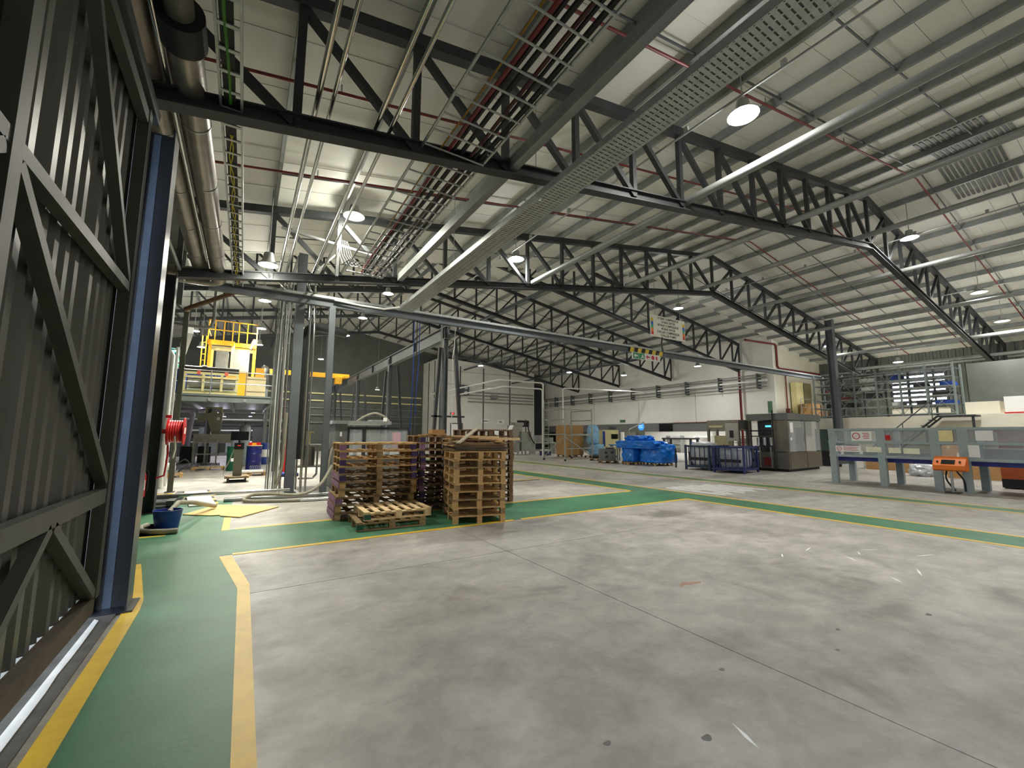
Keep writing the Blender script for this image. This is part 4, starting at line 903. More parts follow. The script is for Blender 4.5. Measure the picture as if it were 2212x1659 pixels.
# grey roof pipes and cables on the left above the mezzanine
tag(MB().path([(-2.3, 15.6, 4.85), (-1.2, 15.6, 4.8), (-1.05, 15.6, 4.85), (-1.0, 15.6, 5.1), (-1.0, 15.6, zr2(-1.0) - .02)], .045, 10).build('grey_pipe', M['tie']), 'grey pipe turning upward above the mezzanine', 'pipe')
tag(MB().path(arc([(-1.64, 15.28, 5.2), (-1.5, 14.2, 5.0), (-.8, 13.6, 5.25), (-.2, 13.2, 5.5)]), .06, 8).build('cable_loop', M['wood_dark']), 'sagging brown cable bundle above the slim post', 'cable')
tag(MB().bar((-2.0, 20, 5.6), (-2.9, 26, 5.1), .25, .35).build('white_duct', M['white']), 'white rectangular duct pointing at the lamp left of the tower', 'duct')

# ---- under the mezzanine
t = thing('display_terminal', 'grey pedestal terminal with a dark display on wheels', 'terminal', (-.10, 17.5, 0))
MB().box(-.13, .13, -.12, .12, .22, 1.18).build('pedestal', mat('olive grey cabinet', (112, 110, 92), 0.5, 0, 0.08, 4), t)
MB().box(-.14, .14, -.14, .12, 1.10, 1.32).build('indicator', M['black_gloss'], t); MB().box(-.05, .05, -.145, -.14, 1.21, 1.24).build('red_digits', mat('red digits', (200, 60, 30), 0.5, emit=((230, 60, 30), 0.6)), t)
MB().box(-.26, .26, -.05, .05, 1.40, 1.70).build('display', M['screen'], t); MB().box(-.02, .02, -.02, .02, 1.3, 1.42).build('neck', M['steel'], t)
MB().box(-.35, .35, -.3, .4, .14, .2).build('platform', M['wood_old'], t)
for s in (-.25, .25): MB().box(s - .03, s + .03, -.28, .35, .04, .14).build('runner', M['steel'], t)
MB().box(-.28, .28, -.3, -.22, 0, .05).build('wheel_bar', M['black'], t); MB().box(-.28, .28, .25, .33, 0, .05).build('wheel_bar', M['black'], t)
MB().path(arc([(-.13, -.1, 1.15), (-.25, -.2, .7), (-.38, -.25, .35), (-.3, -.34, .22), (0, -.36, .2), (.3, -.34, .22)]), .015, 6).build('cable', M['hose'], t)
t = thing('steel_drum', 'dark blue steel drum with a red box on top', 'drum', (.46, 22.7, 0))
MB().lathe([(.30, 0), (.305, .02), (.30, .04), (.30, .38), (.31, .40), (.30, .42), (.30, .72), (.31, .74), (.30, .76), (.30, 1.08), (.308, 1.1)], 24).build('body', M['drum_blue'], t)
MB().lathe([(.308, 1.09), (.308, 1.12), (.28, 1.12)], 24).build('rim', M['cream'], t); MB().box(-.24, .24, -.2, .2, 1.12, 1.24).build('red_box', M['red'], t); MB().box(-.1, .06, -.205, -.2, 1.14, 1.22).build('yellow_label', M['yellow_paint'], t)
t = thing('steel_drum', 'dark green steel drum left of the blue one', 'drum', (-.28, 22.9, 0))
MB().lathe([(.29, 0), (.295, .02), (.29, .04), (.29, .36), (.30, .38), (.29, .40), (.29, .70), (.30, .72), (.29, .74), (.29, 1.06), (.298, 1.08)], 24).build('body', M['drum_green'], t)
MB().box(-.12, -.02, -.297, -.287, .42, .56).build('label', M['paper'], t)
o = thing('plastic_drum', 'blue and white drum behind the dark column', 'drum', (1.0, 27.0, 0)); MB().lathe([(.26, 0), (.27, .03), (.27, .4)], 18).build('lower_band', M['blue'], o); MB().lathe([(.268, .4), (.268, .8)], 18).build('white_band', M['white'], o); MB().lathe([(.27, .8), (.27, 1.1), (.2, 1.15)], 18).build('upper_band', M['blue'], o)
tag(MB().lathe([(.09, 0), (.09, 1.35), (.05, 1.45)], 16, (1.55, 20.8, 0)).build('gas_cylinder', M['red']), 'tall red gas cylinder beside the dark column', 'cylinder')
pallet('pallet under the pegged tray behind the terminal', .30, 20.0, 0, .05, 1.1, .9, 'wood_old', 'wood_old', 'far left pallets')
t = thing('pegged_tray', 'white tray with a row of metal pegs on the pallet', 'tray', (.30, 19.9, .145))
MB().box(-.45, .45, -.3, .3, 0, .06).build('tray', M['white'], t)
for k in range(7): MB().path([(.0 + k * .06, -.2, .06), (.0 + k * .06, -.2, .22), (.03 + k * .06, -.2, .25)], .009, 6).build('peg', M['galv'], t)
pallet('pallet with a black ribbed block, under the hopper machine', -1.25, 24.0, 0, .0, 1.2, .9, 'wood', 'wood_old', 'far left pallets')
t = thing('ribbed_block', 'black ribbed block lying on the pallet', 'block', (-1.2, 23.95, .145))
MB().box(-.4, .4, -.2, .2, 0, .06).build('base', M['galv'], t)
for k in range(10): MB().box(-.36 + k * .075, -.32 + k * .075, -.2, .2, .06, .16).build('rib', M['black'], t)
pallet('pallet with a pump at the far left', -2.35, 20.6, 0, .1, 1.0, .8, 'wood', 'wood', 'far left pallets')
t = thing('pump_unit', 'pale pump with looped hoses on the left pallet', 'pump', (-2.3, 20.6, .145)); MB().box(-.3, .3, -.2, .2, 0, .1).build('base', M['galv'], t); MB().tube((-.25, 0, .25), (.2, 0, .25), .14, 16).build('motor', M['white'], t)
MB().path(arc([(.2, 0, .3), (.45, 0, .5), (.6, 0, .35), (.45, -.1, .2), (.3, -.1, 0.05)]), .025, 8).build('hose', M['black'], t)
t = thing('hopper_feeder', 'stainless hopper feeder with a tilted hood under the mezzanine', 'machine', (-1.3, 28.0, 0))
for (x, y) in ((-.85, -.5), (.8, -.5), (-.85, .6), (.8, .6), (-.35, -.5), (.15, -.5)): MB().box(x - .035, x + .035, y - .035, y + .035, 0, 1.6).build('leg', M['stainless'], t)
for z in (.55, 1.15): MB().box(-.88, .85, -.53, -.48, z, z + .06).build('cross_bar', M['stainless'], t)
b = MB(); b.add([(-.9, -.6, 1.62), (.85, -.6, 1.62), (.85, .6, 1.62), (-.9, .6, 1.62), (-.8, -.5, 1.15), (.75, -.5, 1.15), (.75, .5, 1.15), (-.8, .5, 1.15)], [(4, 5, 1, 0), (5, 6, 2, 1), (6, 7, 3, 2), (7, 4, 0, 3), (7, 6, 5, 4), (0, 1, 2, 3)]); b.build('tub', M['stainless'], t)
ol = mat('olive sheet', (150, 148, 124), 0.5, 0.3, 0.08, 4)
b = MB(); b.add([(-.45, -.5, 2.65), (.30, -.5, 2.75), (.30, .2, 2.75), (-.45, .2, 2.65), (-.02, -.3, 1.2), (.18, -.3, 1.2), (.18, .1, 1.2), (-.02, .1, 1.2)], [(4, 5, 1, 0), (5, 6, 2, 1), (6, 7, 3, 2), (7, 4, 0, 3), (7, 6, 5, 4), (0, 1, 2, 3)]); b.build('hopper', ol, t)
MB().bar((-.75, -.35, 2.35), (.05, -.35, 2.75), .5, .26).build('tilted_hood', ol, t)
for s in (-.45, .2): MB().tube((s, 0, 2.7), (s, 0, 3.05), .05, 10).build('cream_pipe', M['cream'], t)
MB().tube((-.5, 0, 3.02), (.25, 0, 3.02), .05, 10).build('cream_pipe', M['cream'], t); MB().box(.05, .18, -.56, -.52, 2.35, 2.5).build('white_label', M['paper'], t)
for k, (x, lb) in enumerate(((-2.55, 'left'), (-1.75, 'right'))):
    tag(MB().path(arc([(x - .55, 30.5, 2.95), (x - .15, 30.5, 2.95), (x, 30.5, 2.75), (x - .05, 30.5, 2.2), (x - .12, 30.5, 1.2), (x - .14, 30.5, .9)]), .12, 12).build('bent_duct', mat('lilac white duct', (214, 206, 232), 0.4)), 'pale bent duct under the mezzanine, %s of two' % lb, 'duct', 'bent ducts')
tag(MB().box(-2.95, -2.4, 30.2, 30.8, 0, .92).build('duct_box', M['steel']), 'dark machine box below the left bent duct', 'machine'); tag(MB().box(-2.15, -1.55, 30.2, 30.8, 0, .92).build('duct_box', M['steel']), 'dark machine box below the right bent duct', 'machine')
t = thing('pressure_tank', 'grey domed pressure tank behind the terminal', 'tank', (.05, 26.0, 0)); MB().lathe([(.2, 0), (.25, .15), (.25, 1.95), (.2, 2.08), (.05, 2.13)], 20).build('shell', mat('tank grey', (150, 158, 164), 0.4), t); MB().tube((0, 0, 2.12), (0, 0, 2.25), .03, 8).build('valve', M['steel'], t)
tag(MB().box(1.3, 1.9, 18.6, 19.5, 0.05, .12).build('pallet_truck_fork', M['blue']), 'low blue pallet truck forks on the floor by the column', 'forks')
tag(MB().box(1.3, 1.9, 18.6, 19.5, 0.0, .05).build('fork_base', M['steel']), 'dark base under the blue forks', 'base')
# low-level lights and dark process pipes under the mezzanine
for k, (x, y, z) in enumerate(((-1.9, 33.5, 3.4), (-.55, 34, 3.5), (-1.7, 36, 3.1), (-1.3, 38, 2.9), (.5, 37, 3.2), (.35, 39, 3.0))):
    o = thing('low_lamp', 'small bluish lamp under the mezzanine, %s from the left front' % ordn[k], 'lamp', (x, y, z), 0, 'small lamps under the mezzanine')
    MB().lathe([(.03, .12), (.1, .1), (.13, 0), (.12, 0)], 14).build('housing', M['steel'], o); MB().lathe([(.118, -.004), (.118, .004)], 14).build('lens', mat('cool lens', (225, 220, 255), 0.3, 0, 0, 1, emit=((215, 205, 255), 25.0)), o)
    MB().tube((0, 0, .1), (0, 0, zr2(x) - z - .01), .01, 6).build('hanger_rod', M['steel'], o)
    ld = bpy.data.lights.new('low_light', 'POINT'); ld.energy = 70; ld.color = (.85, .82, 1); ld.shadow_soft_size = .1
    lo = bpy.data.objects.new('low_light', ld); COL.objects.link(lo); lo.parent = o; lo.location = (0, 0, -.12)
t = thing('process_pipe_rack', 'rack of dark process pipes far under the mezzanine', 'pipe rack', (0, 41, 0))
for x in (-4.6, -1.6, 1.4, 4.3): MB().box(x - .05, x + .05, -.9, .9, 0, 3.0).build('rack_post', M['steel'], t)
for k in range(5): MB().tube((-5, -.8 + k * .4, 1.0 + k * .45), (4.5, -.8 + k * .4, 1.0 + k * .45), .10, 10).build('pipe', M['steel'] if k % 2 else M['galv'], t)
for k in range(4):
    tag(MB().box(-4.5 + k * 1.7, -3.3 + k * 1.7, 39, 39.9, 0, 1.6 + .5 * (k % 2)).build('machine_cabinet', [M['steel'], M['steel2'], M['blue_steel'], M['steel']][k]), 'dark machine cabinet far under the mezzanine, %s from the left' % ordn[k], 'cabinet', 'far cabinets')
# ================================================================ right side: guarded conveyor table
cv = mat('pale blue grey paint', (158, 172, 172), 0.45, 0, 0.08, 4)
t = thing('guarded_conveyor', 'pale blue-grey conveyor table with clear guards and a blue bed', 'conveyor', (18.25, 3.5, 0))
xs_f, xs_b = -.72, .72
for y in (3.3, 1.96, .68, .08, -1.3, -2.6):
    MB().box(xs_f - .09, xs_f + .09, y - .09, y + .09, 0, .95).build('leg', cv, t)
    MB().box(xs_f - .05, xs_f + .05, y - .11, y + .11, .95, 1.84).build('guard_post', cv, t)
for y in (3.3, 1.96, .0, -1.6): MB().box(xs_b - .09, xs_b + .09, y - .09, y + .09, 0, .95).build('leg', cv, t); MB().box(xs_b - .04, xs_b + .04, y - .06, y + .06, .95, 1.84).build('guard_post', cv, t)
for z in (.93, 1.39, 1.82): MB().box(xs_f - .06, xs_f + .06, -2.7, 3.42, z - .035, z + .035).build('guard_rail', cv, t)
for z in (.93, 1.82): MB().box(xs_b - .05, xs_b + .05, -2.7, 3.42, z - .035, z + .035).build('guard_rail', cv, t)
for y in (3.38, ): MB().box(xs_f, xs_b, y - .05, y + .05, 1.78, 1.85).build('guard_rail', cv, t); MB().box(xs_f, xs_b, y - .05, y + .05, .6, .95).build('end_plate', cv, t)
MB().box(xs_f + .09, xs_b - .08, -2.7, 3.3, .76, .90).build('conveyor_bed', mat('royal blue bed', (28, 40, 120), 0.45, 0, 0.15, 6), t)
ys = [3.3, 1.96, .68, .08, -1.3, -2.6]
for a_, b_ in zip(ys[:-1], ys[1:]):
    for (z0, z1) in ((.97, 1.36), (1.43, 1.79)): MB().box(xs_f - .008, xs_f + .008, b_ + .11, a_ - .11, z0, z1).build('guard_panel', M['glass'], t)
def notice(y, z, w, h, m=None, nm='notice'): return MB().box(xs_f - .068, xs_f - .064, y - w / 2, y + w / 2, z - h / 2, z + h / 2).build(nm, m or M['paper'], t)
notice(2.45, 1.60, .55, .30); notice(2.85, 1.17, .72, .2); notice(2.15, 1.16, .4, .17, mat('cream card', (238, 236, 208), 0.6)); notice(1.62, 1.15, .3, .17, mat('cream card', (238, 236, 208), 0.6)); notice(1.22, 1.14, .38, .17, mat('cream card', (238, 236, 208), 0.6))
notice(.42, 1.61, .30, .32, mat('yellow card', (232, 220, 160), 0.6)); notice(-.35, 1.62, .34, .28); notice(-.12, 1.18, .22, .34); notice(1.76, 1.55, .13, .16, M['red'])
def pictogram(y, z, r):
    vs = []; fs = []; n = 20
    for i in range(n):
        a_ = 2 * math.pi * i / n
        for rr in (r, r * .78): vs.append((xs_f - .072, y + rr * math.cos(a_), z + rr * math.sin(a_)))
    fs = [(2 * i, 2 * i + 1, (2 * i + 3) % (2 * n), (2 * i + 2) % (2 * n)) for i in range(n)]
    MB().add(vs, fs).bar((xs_f - .072, y - r * .6, z + r * .6), (xs_f - .072, y + r * .6, z - r * .6), .004, r * .22, (1, 0, 0)).build('prohibition_symbol', M['red'], t)
pictogram(2.59, 1.60, .11); pictogram(3.10, 1.17, .07)
for k in range(4): MB().box(xs_f - .072, xs_f - .068, 2.24, 2.42 - .03 * (k % 2), 1.68 - k * .055, 1.70 - k * .055).build('notice_line', M['red'], t)
for k in range(3): MB().box(xs_f - .072, xs_f - .068, 2.56 + .04 * (k % 2), 2.98, 1.22 - k * .05, 1.235 - k * .05).build('notice_line', M['red'], t)
MB().box(-.3, .1, 1.0, 2.6, .92, 1.06).build('carriage', M['steel2'], t); MB().box(-.3, .3, -1.2, -.2, .92, 1.25).build('carriage', M['steel2'], t); MB().box(-.2, .25, 2.9, 3.2, .92, 1.3).build('carriage', M['black_gloss'], t)
t = thing('control_desk', 'orange control box on a post in front of the conveyor', 'control box', (17.08, 3.82, 0))
b = MB(); b.prism([(-.05, .62), (.25, .62), (.25, 1.02), (.12, 1.02), (-.14, .78), (-.14, .66)], -.33, .33, 'y'); b.build('enclosure', M['orange'], t)
MB().bar((-.045, -.12, .875), (-.045, .16, .875), .16, .012, (-.67, 0, .74)).build('screen', M['screen'], t)
for k in range(6): MB().bar((-.05, -.24 + (k % 2) * .46, .80 + (k // 2) * .045), (-.05, -.20 + (k % 2) * .46, .80 + (k // 2) * .045), .025, .03, (-.67, 0, .74)).build('push_button', M['black'], t)
MB().tube((.05, 0, .03), (.05, 0, .62), .03, 10).build('post', M['galv'], t); MB().box(-.1, .2, -.15, .15, 0, .03).build('foot', M['steel'], t)
MB().path(arc([(.1, .1, .62), (.2, .15, .4), (.3, .1, .2), (.3, .0, .05)]), .02, 8).build('cable', M['black'], t); MB().path(arc([(.1, -.1, .62), (.25, -.2, .35), (.3, -.2, .05)]), .02, 8).build('cable', M['black'], t)
# brown tote beside the table, cartons behind
t = thing('brown_container', 'reddish brown container with an orange base at the right edge', 'container', (20.7, 2.6, 0))
MB().box(-.7, .8, -.9, .75, .03, .3).build('black_base', M['black'], t); MB().box(-.7, .8, -.9, .75, .3, .95).build('orange_lower', mat('rust orange', (188, 92, 44), 0.5, 0, 0.1, 4), t); MB().box(-.68, .78, -.88, .73, .95, 1.75).build('brown_upper', mat('maroon sheet', (128, 62, 54), 0.5, 0, 0.1, 4), t); MB().box(-.72, .82, -.92, .77, 1.75, 1.8).build('lid', mat('maroon sheet', (128, 62, 54), 0.5), t)
for (x, y) in ((-.6, -.8), (.7, -.8), (-.6, .65), (.7, .65)): MB().box(x - .06, x + .06, y - .06, y + .06, 0, .03).build('foot', M['steel'], t)
def carton(label, x, y, w, d, h, m='card', z=0, rz=0, grp='cartons behind the conveyor'):
    o = thing('carton', label, 'carton', (x, y, z), rz, grp)
    MB().box(-w / 2, w / 2, -d / 2, d / 2, 0, h).build('box', M[m], o)
    MB().box(-w / 2 - .002, w / 2 + .002, -.03, .03, h - .12, h + .002).build('tape', M['cream'], o)
    return o
carton('brown carton under the conveyor, near the front leg', 26.5, 8.2, 1.1, 1.1, .75); carton('brown carton behind the conveyor, beside the silver bag', 25.2, 6.6, .9, .9, .7)
carton('white carton far behind the conveyor legs', 26.8, 9.6, .7, .7, .85, 'white'); carton('flat brown carton behind the right conveyor legs', 23.8, 4.6, 1.0, 1.4, .6); carton('white carton stacked on the flat brown one', 24.0, 4.5, .8, 1.1, .35, 'white', .605)
carton('long brown carton behind the conveyor guards', 25.5, 5.6, .8, .6, 1.2)
tag(MB().box(26.6, 27.4, 10.3, 11.0, 0, .8).build('black_bin', M['black']), 'black bin behind the first conveyor leg', 'bin')
def lump(name, label, cat, c, size, m, amp=.08, seed=1, n=10, bulge=.25, grp=None, taper=0.0, rd=.18):
    """soft film covered body: rounded, wrinkled block"""
    rn = random.Random(seed); mb = MB(); vs = []; idx = {}
    from mathutils import noise
    sx, sy, sz = size
    fs = []
    def P(u, v, w):
        p = Vector((u, v, w)); q = Vector((u * (1 - rd * v * v) * (1 - rd * .66 * w * w), v * (1 - rd * u * u) * (1 - rd * .66 * w * w), w * (1 - bulge * .4 * (u * u + v * v) / 2)))
        k = 1 + amp * noise.noise(p * 2.3 + Vector((seed, 0, 0))) + amp * (.5 - abs(noise.noise(p * 4.7 + Vector((0, seed, 0))))) + amp * .4 * noise.noise(p * 9 + Vector((0, 0, seed)))
        tp = 1 - taper * (w + 1) / 2
        return (c[0] + q.x * sx / 2 * k * tp, c[1] + q.y * sy / 2 * k * tp, c[2] + sz / 2 + max(-1, q.z * k) * sz / 2)
    for (ax, sg) in ((0, -1), (0, 1), (1, -1), (1, 1), (2, -1), (2, 1)):
        base = len(vs)
        for i in range(n + 1):
            for j in range(n + 1):
                a_, b_ = -1 + 2 * i / n, -1 + 2 * j / n
                u = [0, 0, 0]; u[ax] = sg; u[(ax + 1) % 3] = a_; u[(ax + 2) % 3] = b_
                vs.append(P(*u))
        for i in range(n):
            for j in range(n):
                a_ = base + i * (n + 1) + j; fs.append((a_, a_ + n + 1, a_ + n + 2, a_ + 1))
    mb.add(vs, fs); o = mb.build(name, m, smooth=True)
    bm_ = bmesh.new(); bm_.from_mesh(o.data); bmesh.ops.remove_doubles(bm_, verts=bm_.verts[:], dist=1e-4); bmesh.ops.recalc_face_normals(bm_, faces=bm_.faces[:]); bm_.to_mesh(o.data); bm_.free()
    return tag(o, label, cat, grp)
lump('silver_bag', 'crumpled silver bag on the floor behind the conveyor', 'bag', (23.4, 6.05, 0), (.8, .7, .45), M['film'], .2, 3)

# ================================================================ crates, filler machine
def cage(label, x, y, rz, L, D, H, m, word):
    o = thing('cage_crate', label, 'crate', (x, y, 0), rz, 'blue cage crates')
    for (a_, b_) in ((-1, -1), (1, -1), (-1, 1), (1, 1)): MB().box(a_ * L / 2 - .04, a_ * L / 2 + .04, b_ * D / 2 - .04, b_ * D / 2 + .04, 0, H + .06).build('corner_post', m, o)
    for z in (.16, H): 
        for s in (-1, 1): MB().box(-L / 2, L / 2, s * D / 2 - .025, s * D / 2 + .025, z - .04, z + .04).build('rail', m, o); MB().box(s * L / 2 - .025, s * L / 2 + .025, -D / 2, D / 2, z - .04, z + .04).build('rail', m, o)
    n = 5
    for k in range(1, n):
        for s in (-1, 1):
            MB().box(-L / 2 + L * k / n - .018, -L / 2 + L * k / n + .018, s * D / 2 - .015, s * D / 2 + .015, .2, H - .04).build('upright_bar', m, o)
            MB().box(s * L / 2 - .015, s * L / 2 + .015, -D / 2 + D * k / n - .018, -D / 2 + D * k / n + .018, .2, H - .04).build('upright_bar', m, o)
    MB().box(-L / 2 + .03, L / 2 - .03, -D / 2 + .03, D / 2 - .03, .1, .16).build('floor_panel', m, o)
    for s in (-1, 1): MB().box(s * L / 2 - s * .03 - .006, s * L / 2 - s * .03 + .006, -D * .4, D * .4, .45, .58).build('dark_strip', M['black'], o)
    return o
cage('left blue cage crate with a pale film liner', 18.85, 12.64, 0, 1.2, 1.24, 1.10, mat('dark teal blue cage', (38, 58, 88), 0.5, 0, 0.1, 5), '')
lump('film_liner', 'pale film liner bulging out of the left cage crate', 'liner', (18.85, 12.64, .17), (1.06, 1.1, 1.12), M['film'], .05, 5, 10, .3)
cage('right blue cage crate holding silver film', 18.62, 11.0, R(10), 1.55, 1.25, 1.10, M['cage_blue'], '')
lump('film_liner', 'silver crumpled film inside the right cage crate', 'liner', (18.62, 11.0, .17), (1.34, 1.05, .95), mat('grey film', (158, 162, 172), 0.3, 0.3, 0.2, 5, 0.8, 9), .05, 8)
t = thing('filling_machine', 'large stainless filling machine with glass doors', 'machine', (20.6, 9.7, 0), R(3))
ss = mat('dull stainless', (132, 128, 118), 0.34, 0.75, 0.1, 4)
MB().box(.0, 3.55, .0, 1.7, .12, .85).build('base_cabinet', ss, t)
MB().box(-.05, 3.6, -.05, 1.75, 2.32, 2.62).build('roof_box', mat('grey cabinet top', (112, 116, 114), 0.45, 0.4, 0.08, 4), t)
for (x, y) in ((0, 0), (1.75, 0), (3.45, 0), (0, 1.6), (0, .55), (3.45, 1.6)): MB().box(x, x + .1, y, y + .1, .85, 2.32).build('frame_post', ss, t)
MB().box(.0, .03, .1, .55, .9, 2.3).build('side_panel', ss, t)
for (x0, x1) in ((.1, 1.75), (1.85, 3.45)):
    d = MB().box(x0 + .02, x1 - .02, -.02, 0.0, .9, 2.28).build('glass_door', M['glass'], t); MB().box(x1 - .14, x1 - .10, -.05, -.02, 1.3, 1.7).build('handle', M['chrome'], d)
    MB().box(x0 + .02, x1 - .02, -.015, 0, .16, .82).build('lower_panel', ss, t)
MB().box(.5, 1.4, .7, 1.5, .85, 2.3).build('inner_turret', M['steel2'], t); MB().box(-.03, .0, .62, 1.62, 1.80, 1.86).build('cross_bar', M['black'], t); MB().box(-.03, .0, .62, 1.62, 1.55, 1.60).build('cross_bar', M['steel2'], t)
for k in range(3): MB().tube((.2, .8 + k * .28, 1.15), (.2, .8 + k * .28, 1.52), .08, 12).build('filler_valve', M['chrome'], t)
MB().box(-.03, .0, .75, 1.05, .25, .62).build('red_box', mat('dark red box', (120, 34, 34), 0.5), t)
MB().box(-.02, .01, .68, .92, 2.0, 2.08).build('blue_display', mat('cyan display', (90, 200, 240), 0.4, 0, 0, 1, emit=((90, 210, 250), 1.5)), t)
for y in (.72, 1.2, 1.5): MB().box(-.03, .0, y, y + .05, .15, 1.1).build('side_bar', M['galv'], t)
MB().box(-.02, .0, 1.05, 1.6, .9, 1.12).build('dark_cover', M['steel'], t)
MB().tube((1.3, .5, .85), (1.3, .5, 2.0), .3, 18).build('carousel', M['stainless'], t); MB().tube((2.7, .8, .85), (2.7, .8, 2.0), .35, 18).build('carousel', M['steel2'], t)
MB().box(.2, .5, -.03, -.02, 1.75, 2.2).build('notice', M['paper'], t); MB().box(.2, .32, -.03, -.02, 1.4, 1.52).build('notice', M['paper'], t)
MB().box(.1, 3.45, .1, 1.6, 0, .12).build('plinth', M['black'], t)
MB().box(.6, .72, .1, .25, 2.62, 2.85).build('beacon', M['red_pipe'], t); MB().tube((-.12, .55, .0), (-.12, .55, 2.75), .03, 8).build('signal_post', M['black'], t)
t = thing('infeed_cabinet', 'stainless infeed cabinet left of the filling machine', 'machine', (20.15, 11.8, 0), R(3))
MB().box(-.3, .6, -.3, 1.3, .1, 1.1).build('cabinet', ss, t); MB().box(-.3, .6, -.3, 1.3, 1.9, 2.35).build('hood', ss, t)
for (x, y) in ((-.3, -.3), (.5, -.3), (-.3, 1.2), (.5, 1.2)): MB().box(x, x + .1, y, y + .1, 1.1, 1.9).build('frame_post', ss, t)
MB().box(-.33, -.3, -.28, .35, 1.35, 2.2).build('front_plate', M['stainless'], t); MB().box(-.335, -.33, -.05, .15, 1.5, 1.85).build('dark_opening', M['steel'], t)
MB().box(0, .4, .4, 1.1, 1.1, 1.6).build('cream_drum', M['cream'], t); MB().box(-.2, .5, -.2, 1.2, 0, .1).build('plinth', M['black'], t)
MB().box(-.305, -.3, .5, 1.2, 2.0, 2.1).build('cream_label', M['cream'], t)  # plain cream strip, no emission

# ---- blue film wrapped pallet, small machine on pallet
pallet('pallet under the blue wrapped goods', 19.3, 15.7, 0, R(62), 1.2, 1.0, 'wood_old', 'wood', 'right side pallets')
pallet('second pallet under the blue wrapped goods', 18.75, 17.05, 0, R(62), 1.0, 1.0, 'wood_old', 'wood', 'right side pallets')
lump('wrapped_goods', 'tall stack wrapped in bright blue film on a pallet', 'wrapped goods', (19.3, 15.75, .145), (1.4, 1.5, .98), M['wrap_blue'], .09, 11, 18, .1, 'blue wrapped goods', .08, .06)
lump('wrapped_goods', 'wide blue film bundle on top of the wrapped stack', 'wrapped goods', (18.8, 16.5, .90), (1.25, 2.7, .40), M['wrap_blue'], .13, 12, 18, .1, 'blue wrapped goods', .05, .06)
lump('wrapped_goods', 'topmost small blue film bundle', 'wrapped goods', (19.0, 16.75, 1.26), (.9, 1.5, .32), M['wrap_blue'], .2, 13, 16, .2, 'blue wrapped goods', .15, .08)
lump('wrapped_goods', 'lower blue film bundle behind the grey machine', 'wrapped goods', (18.75, 17.05, .145), (.9, .85, .75), M['wrap_blue'], .1, 15, 14, .1, 'blue wrapped goods', .0, .06)
pallet('pallet under the small grey machine', 18.3, 18.55, 0, R(55), 1.2, 1.0, 'wood_old', 'wood_old', 'right side pallets')
t = thing('small_machine', 'small grey box machine with a table top on a pallet', 'machine', (18.25, 18.5, .145), R(-35))
MB().box(-.5, .4, -.35, .35, 0, .68).build('cabinet', mat('slate grey', (104, 110, 108), 0.5, 0, 0.06, 4), t); MB().box(-.1, .75, -.4, .4, .74, .78).build('table_top', M['stainless'], t)
for (x, z) in ((-.25, .38), (.1, .4), (-.22, .15)): MB().box(x, x + .16, -.356, -.35, z, z + .14).build('vent_slot', M['steel'], t)
for (x, y) in ((.6, -.3), (.6, .3)): MB().box(x - .03, x + .03, y - .03, y + .03, .0, .74).build('table_leg', M['galv'], t)
MB().box(-.1, .3, -.2, .2, .68, .74).build('riser', M['steel2'], t)

# ---- scaffold tower with boxes
t = thing('scaffold_tower', 'grey aluminium scaffold tower beside the cardboard box', 'scaffold', (18.6, 22.3, 0), R(6))
gs = mat('scaffold grey', (158, 162, 152), 0.4, 0.4, 0.08, 4)
U = [(-1.6, .9), (-1.55, -.95), (1.65, .55), (.0, -.2)]
for (x, y) in ((-1.6, .9), (-1.55, -1.0), (1.0, .9), (1.0, -1.0)): MB().tube((x, y, .1), (x, y, 3.35), .05, 10).build('upright', gs, t); MB().tube((x, y, 0), (x, y, .1), .07, 10).build('foot', M['black'], t)
for z in (1.65, 2.6, 3.25): MB().tube((-1.6, .9, z), (-1.55, -1.0, z), .04, 8).build('ledger', gs, t); MB().tube((1.0, .9, z), (1.0, -1.0, z), .04, 8).build('ledger', gs, t)
for z in (.75, 1.6, 3.25): MB().tube((-1.55, -1.0, z), (1.0, -1.0, z), .03, 8).build('ledger', gs, t)
MB().tube((-1.55, -1.0, 1.5), (1.0, -1.0, .2), .03, 8).build('brace', M['galv'], t); MB().tube((-1.6, .9, .2), (-1.55, -1.0, 1.55), .03, 8).build('brace', gs, t)
MB().box(-1.5, .9, -.9, .8, 1.6, 1.65).build('deck', mat('deck brown', (120, 110, 84), 0.7), t)
tag(MB().box(20.25, 21.75, 24.6, 26.0, .15, 2.35).build('cardboard_crate', M['card']), 'large cardboard crate behind the scaffold', 'crate')
pallet('pallet under the large cardboard crate', 21.0, 25.3, 0, 0, 1.4, 1.3, 'wood_old', 'wood_old', 'right side pallets')
lump('film_bag', 'pale blue film bag draped high beside the cardboard crate', 'bag', (21.6, 23.4, .95), (.8, .9, 1.4), M['wrap_light'], .12, 21, 10, .5, 'pale blue bags', .2)
lump('film_bag', 'pale blue film bag standing on the pallet, lower one', 'bag', (21.75, 23.2, .15), (.95, 1.0, .82), M['wrap_light'], .12, 22, 10, .4, 'pale blue bags')
pallet('pallet under the pale blue bags', 21.7, 23.3, 0, .1, 1.1, 1.1, 'wood_old', 'wood_dark', 'right side pallets')
pallet('low empty pallet beside the scaffold', 19.5, 20.6, 0, R(40), 1.2, 1.0, 'wood_old', 'wood_dark', 'right side pallets')
tag(MB().path([(19.1, 20.75, .22), (19.7, 20.35, .22)], .10, 12).build('black_roll', M['black']), 'black roll lying on the low pallet', 'roll')
t = thing('blue_box', 'small indigo box with white paper on the floor', 'box', (20.7, 28.0, 0)); MB().box(-.35, .35, -.3, .3, 0, .35).build('box', M['drum_blue'], t); MB().box(-.3, .4, -.25, .3, .35, .43).build('paper', M['paper'], t)

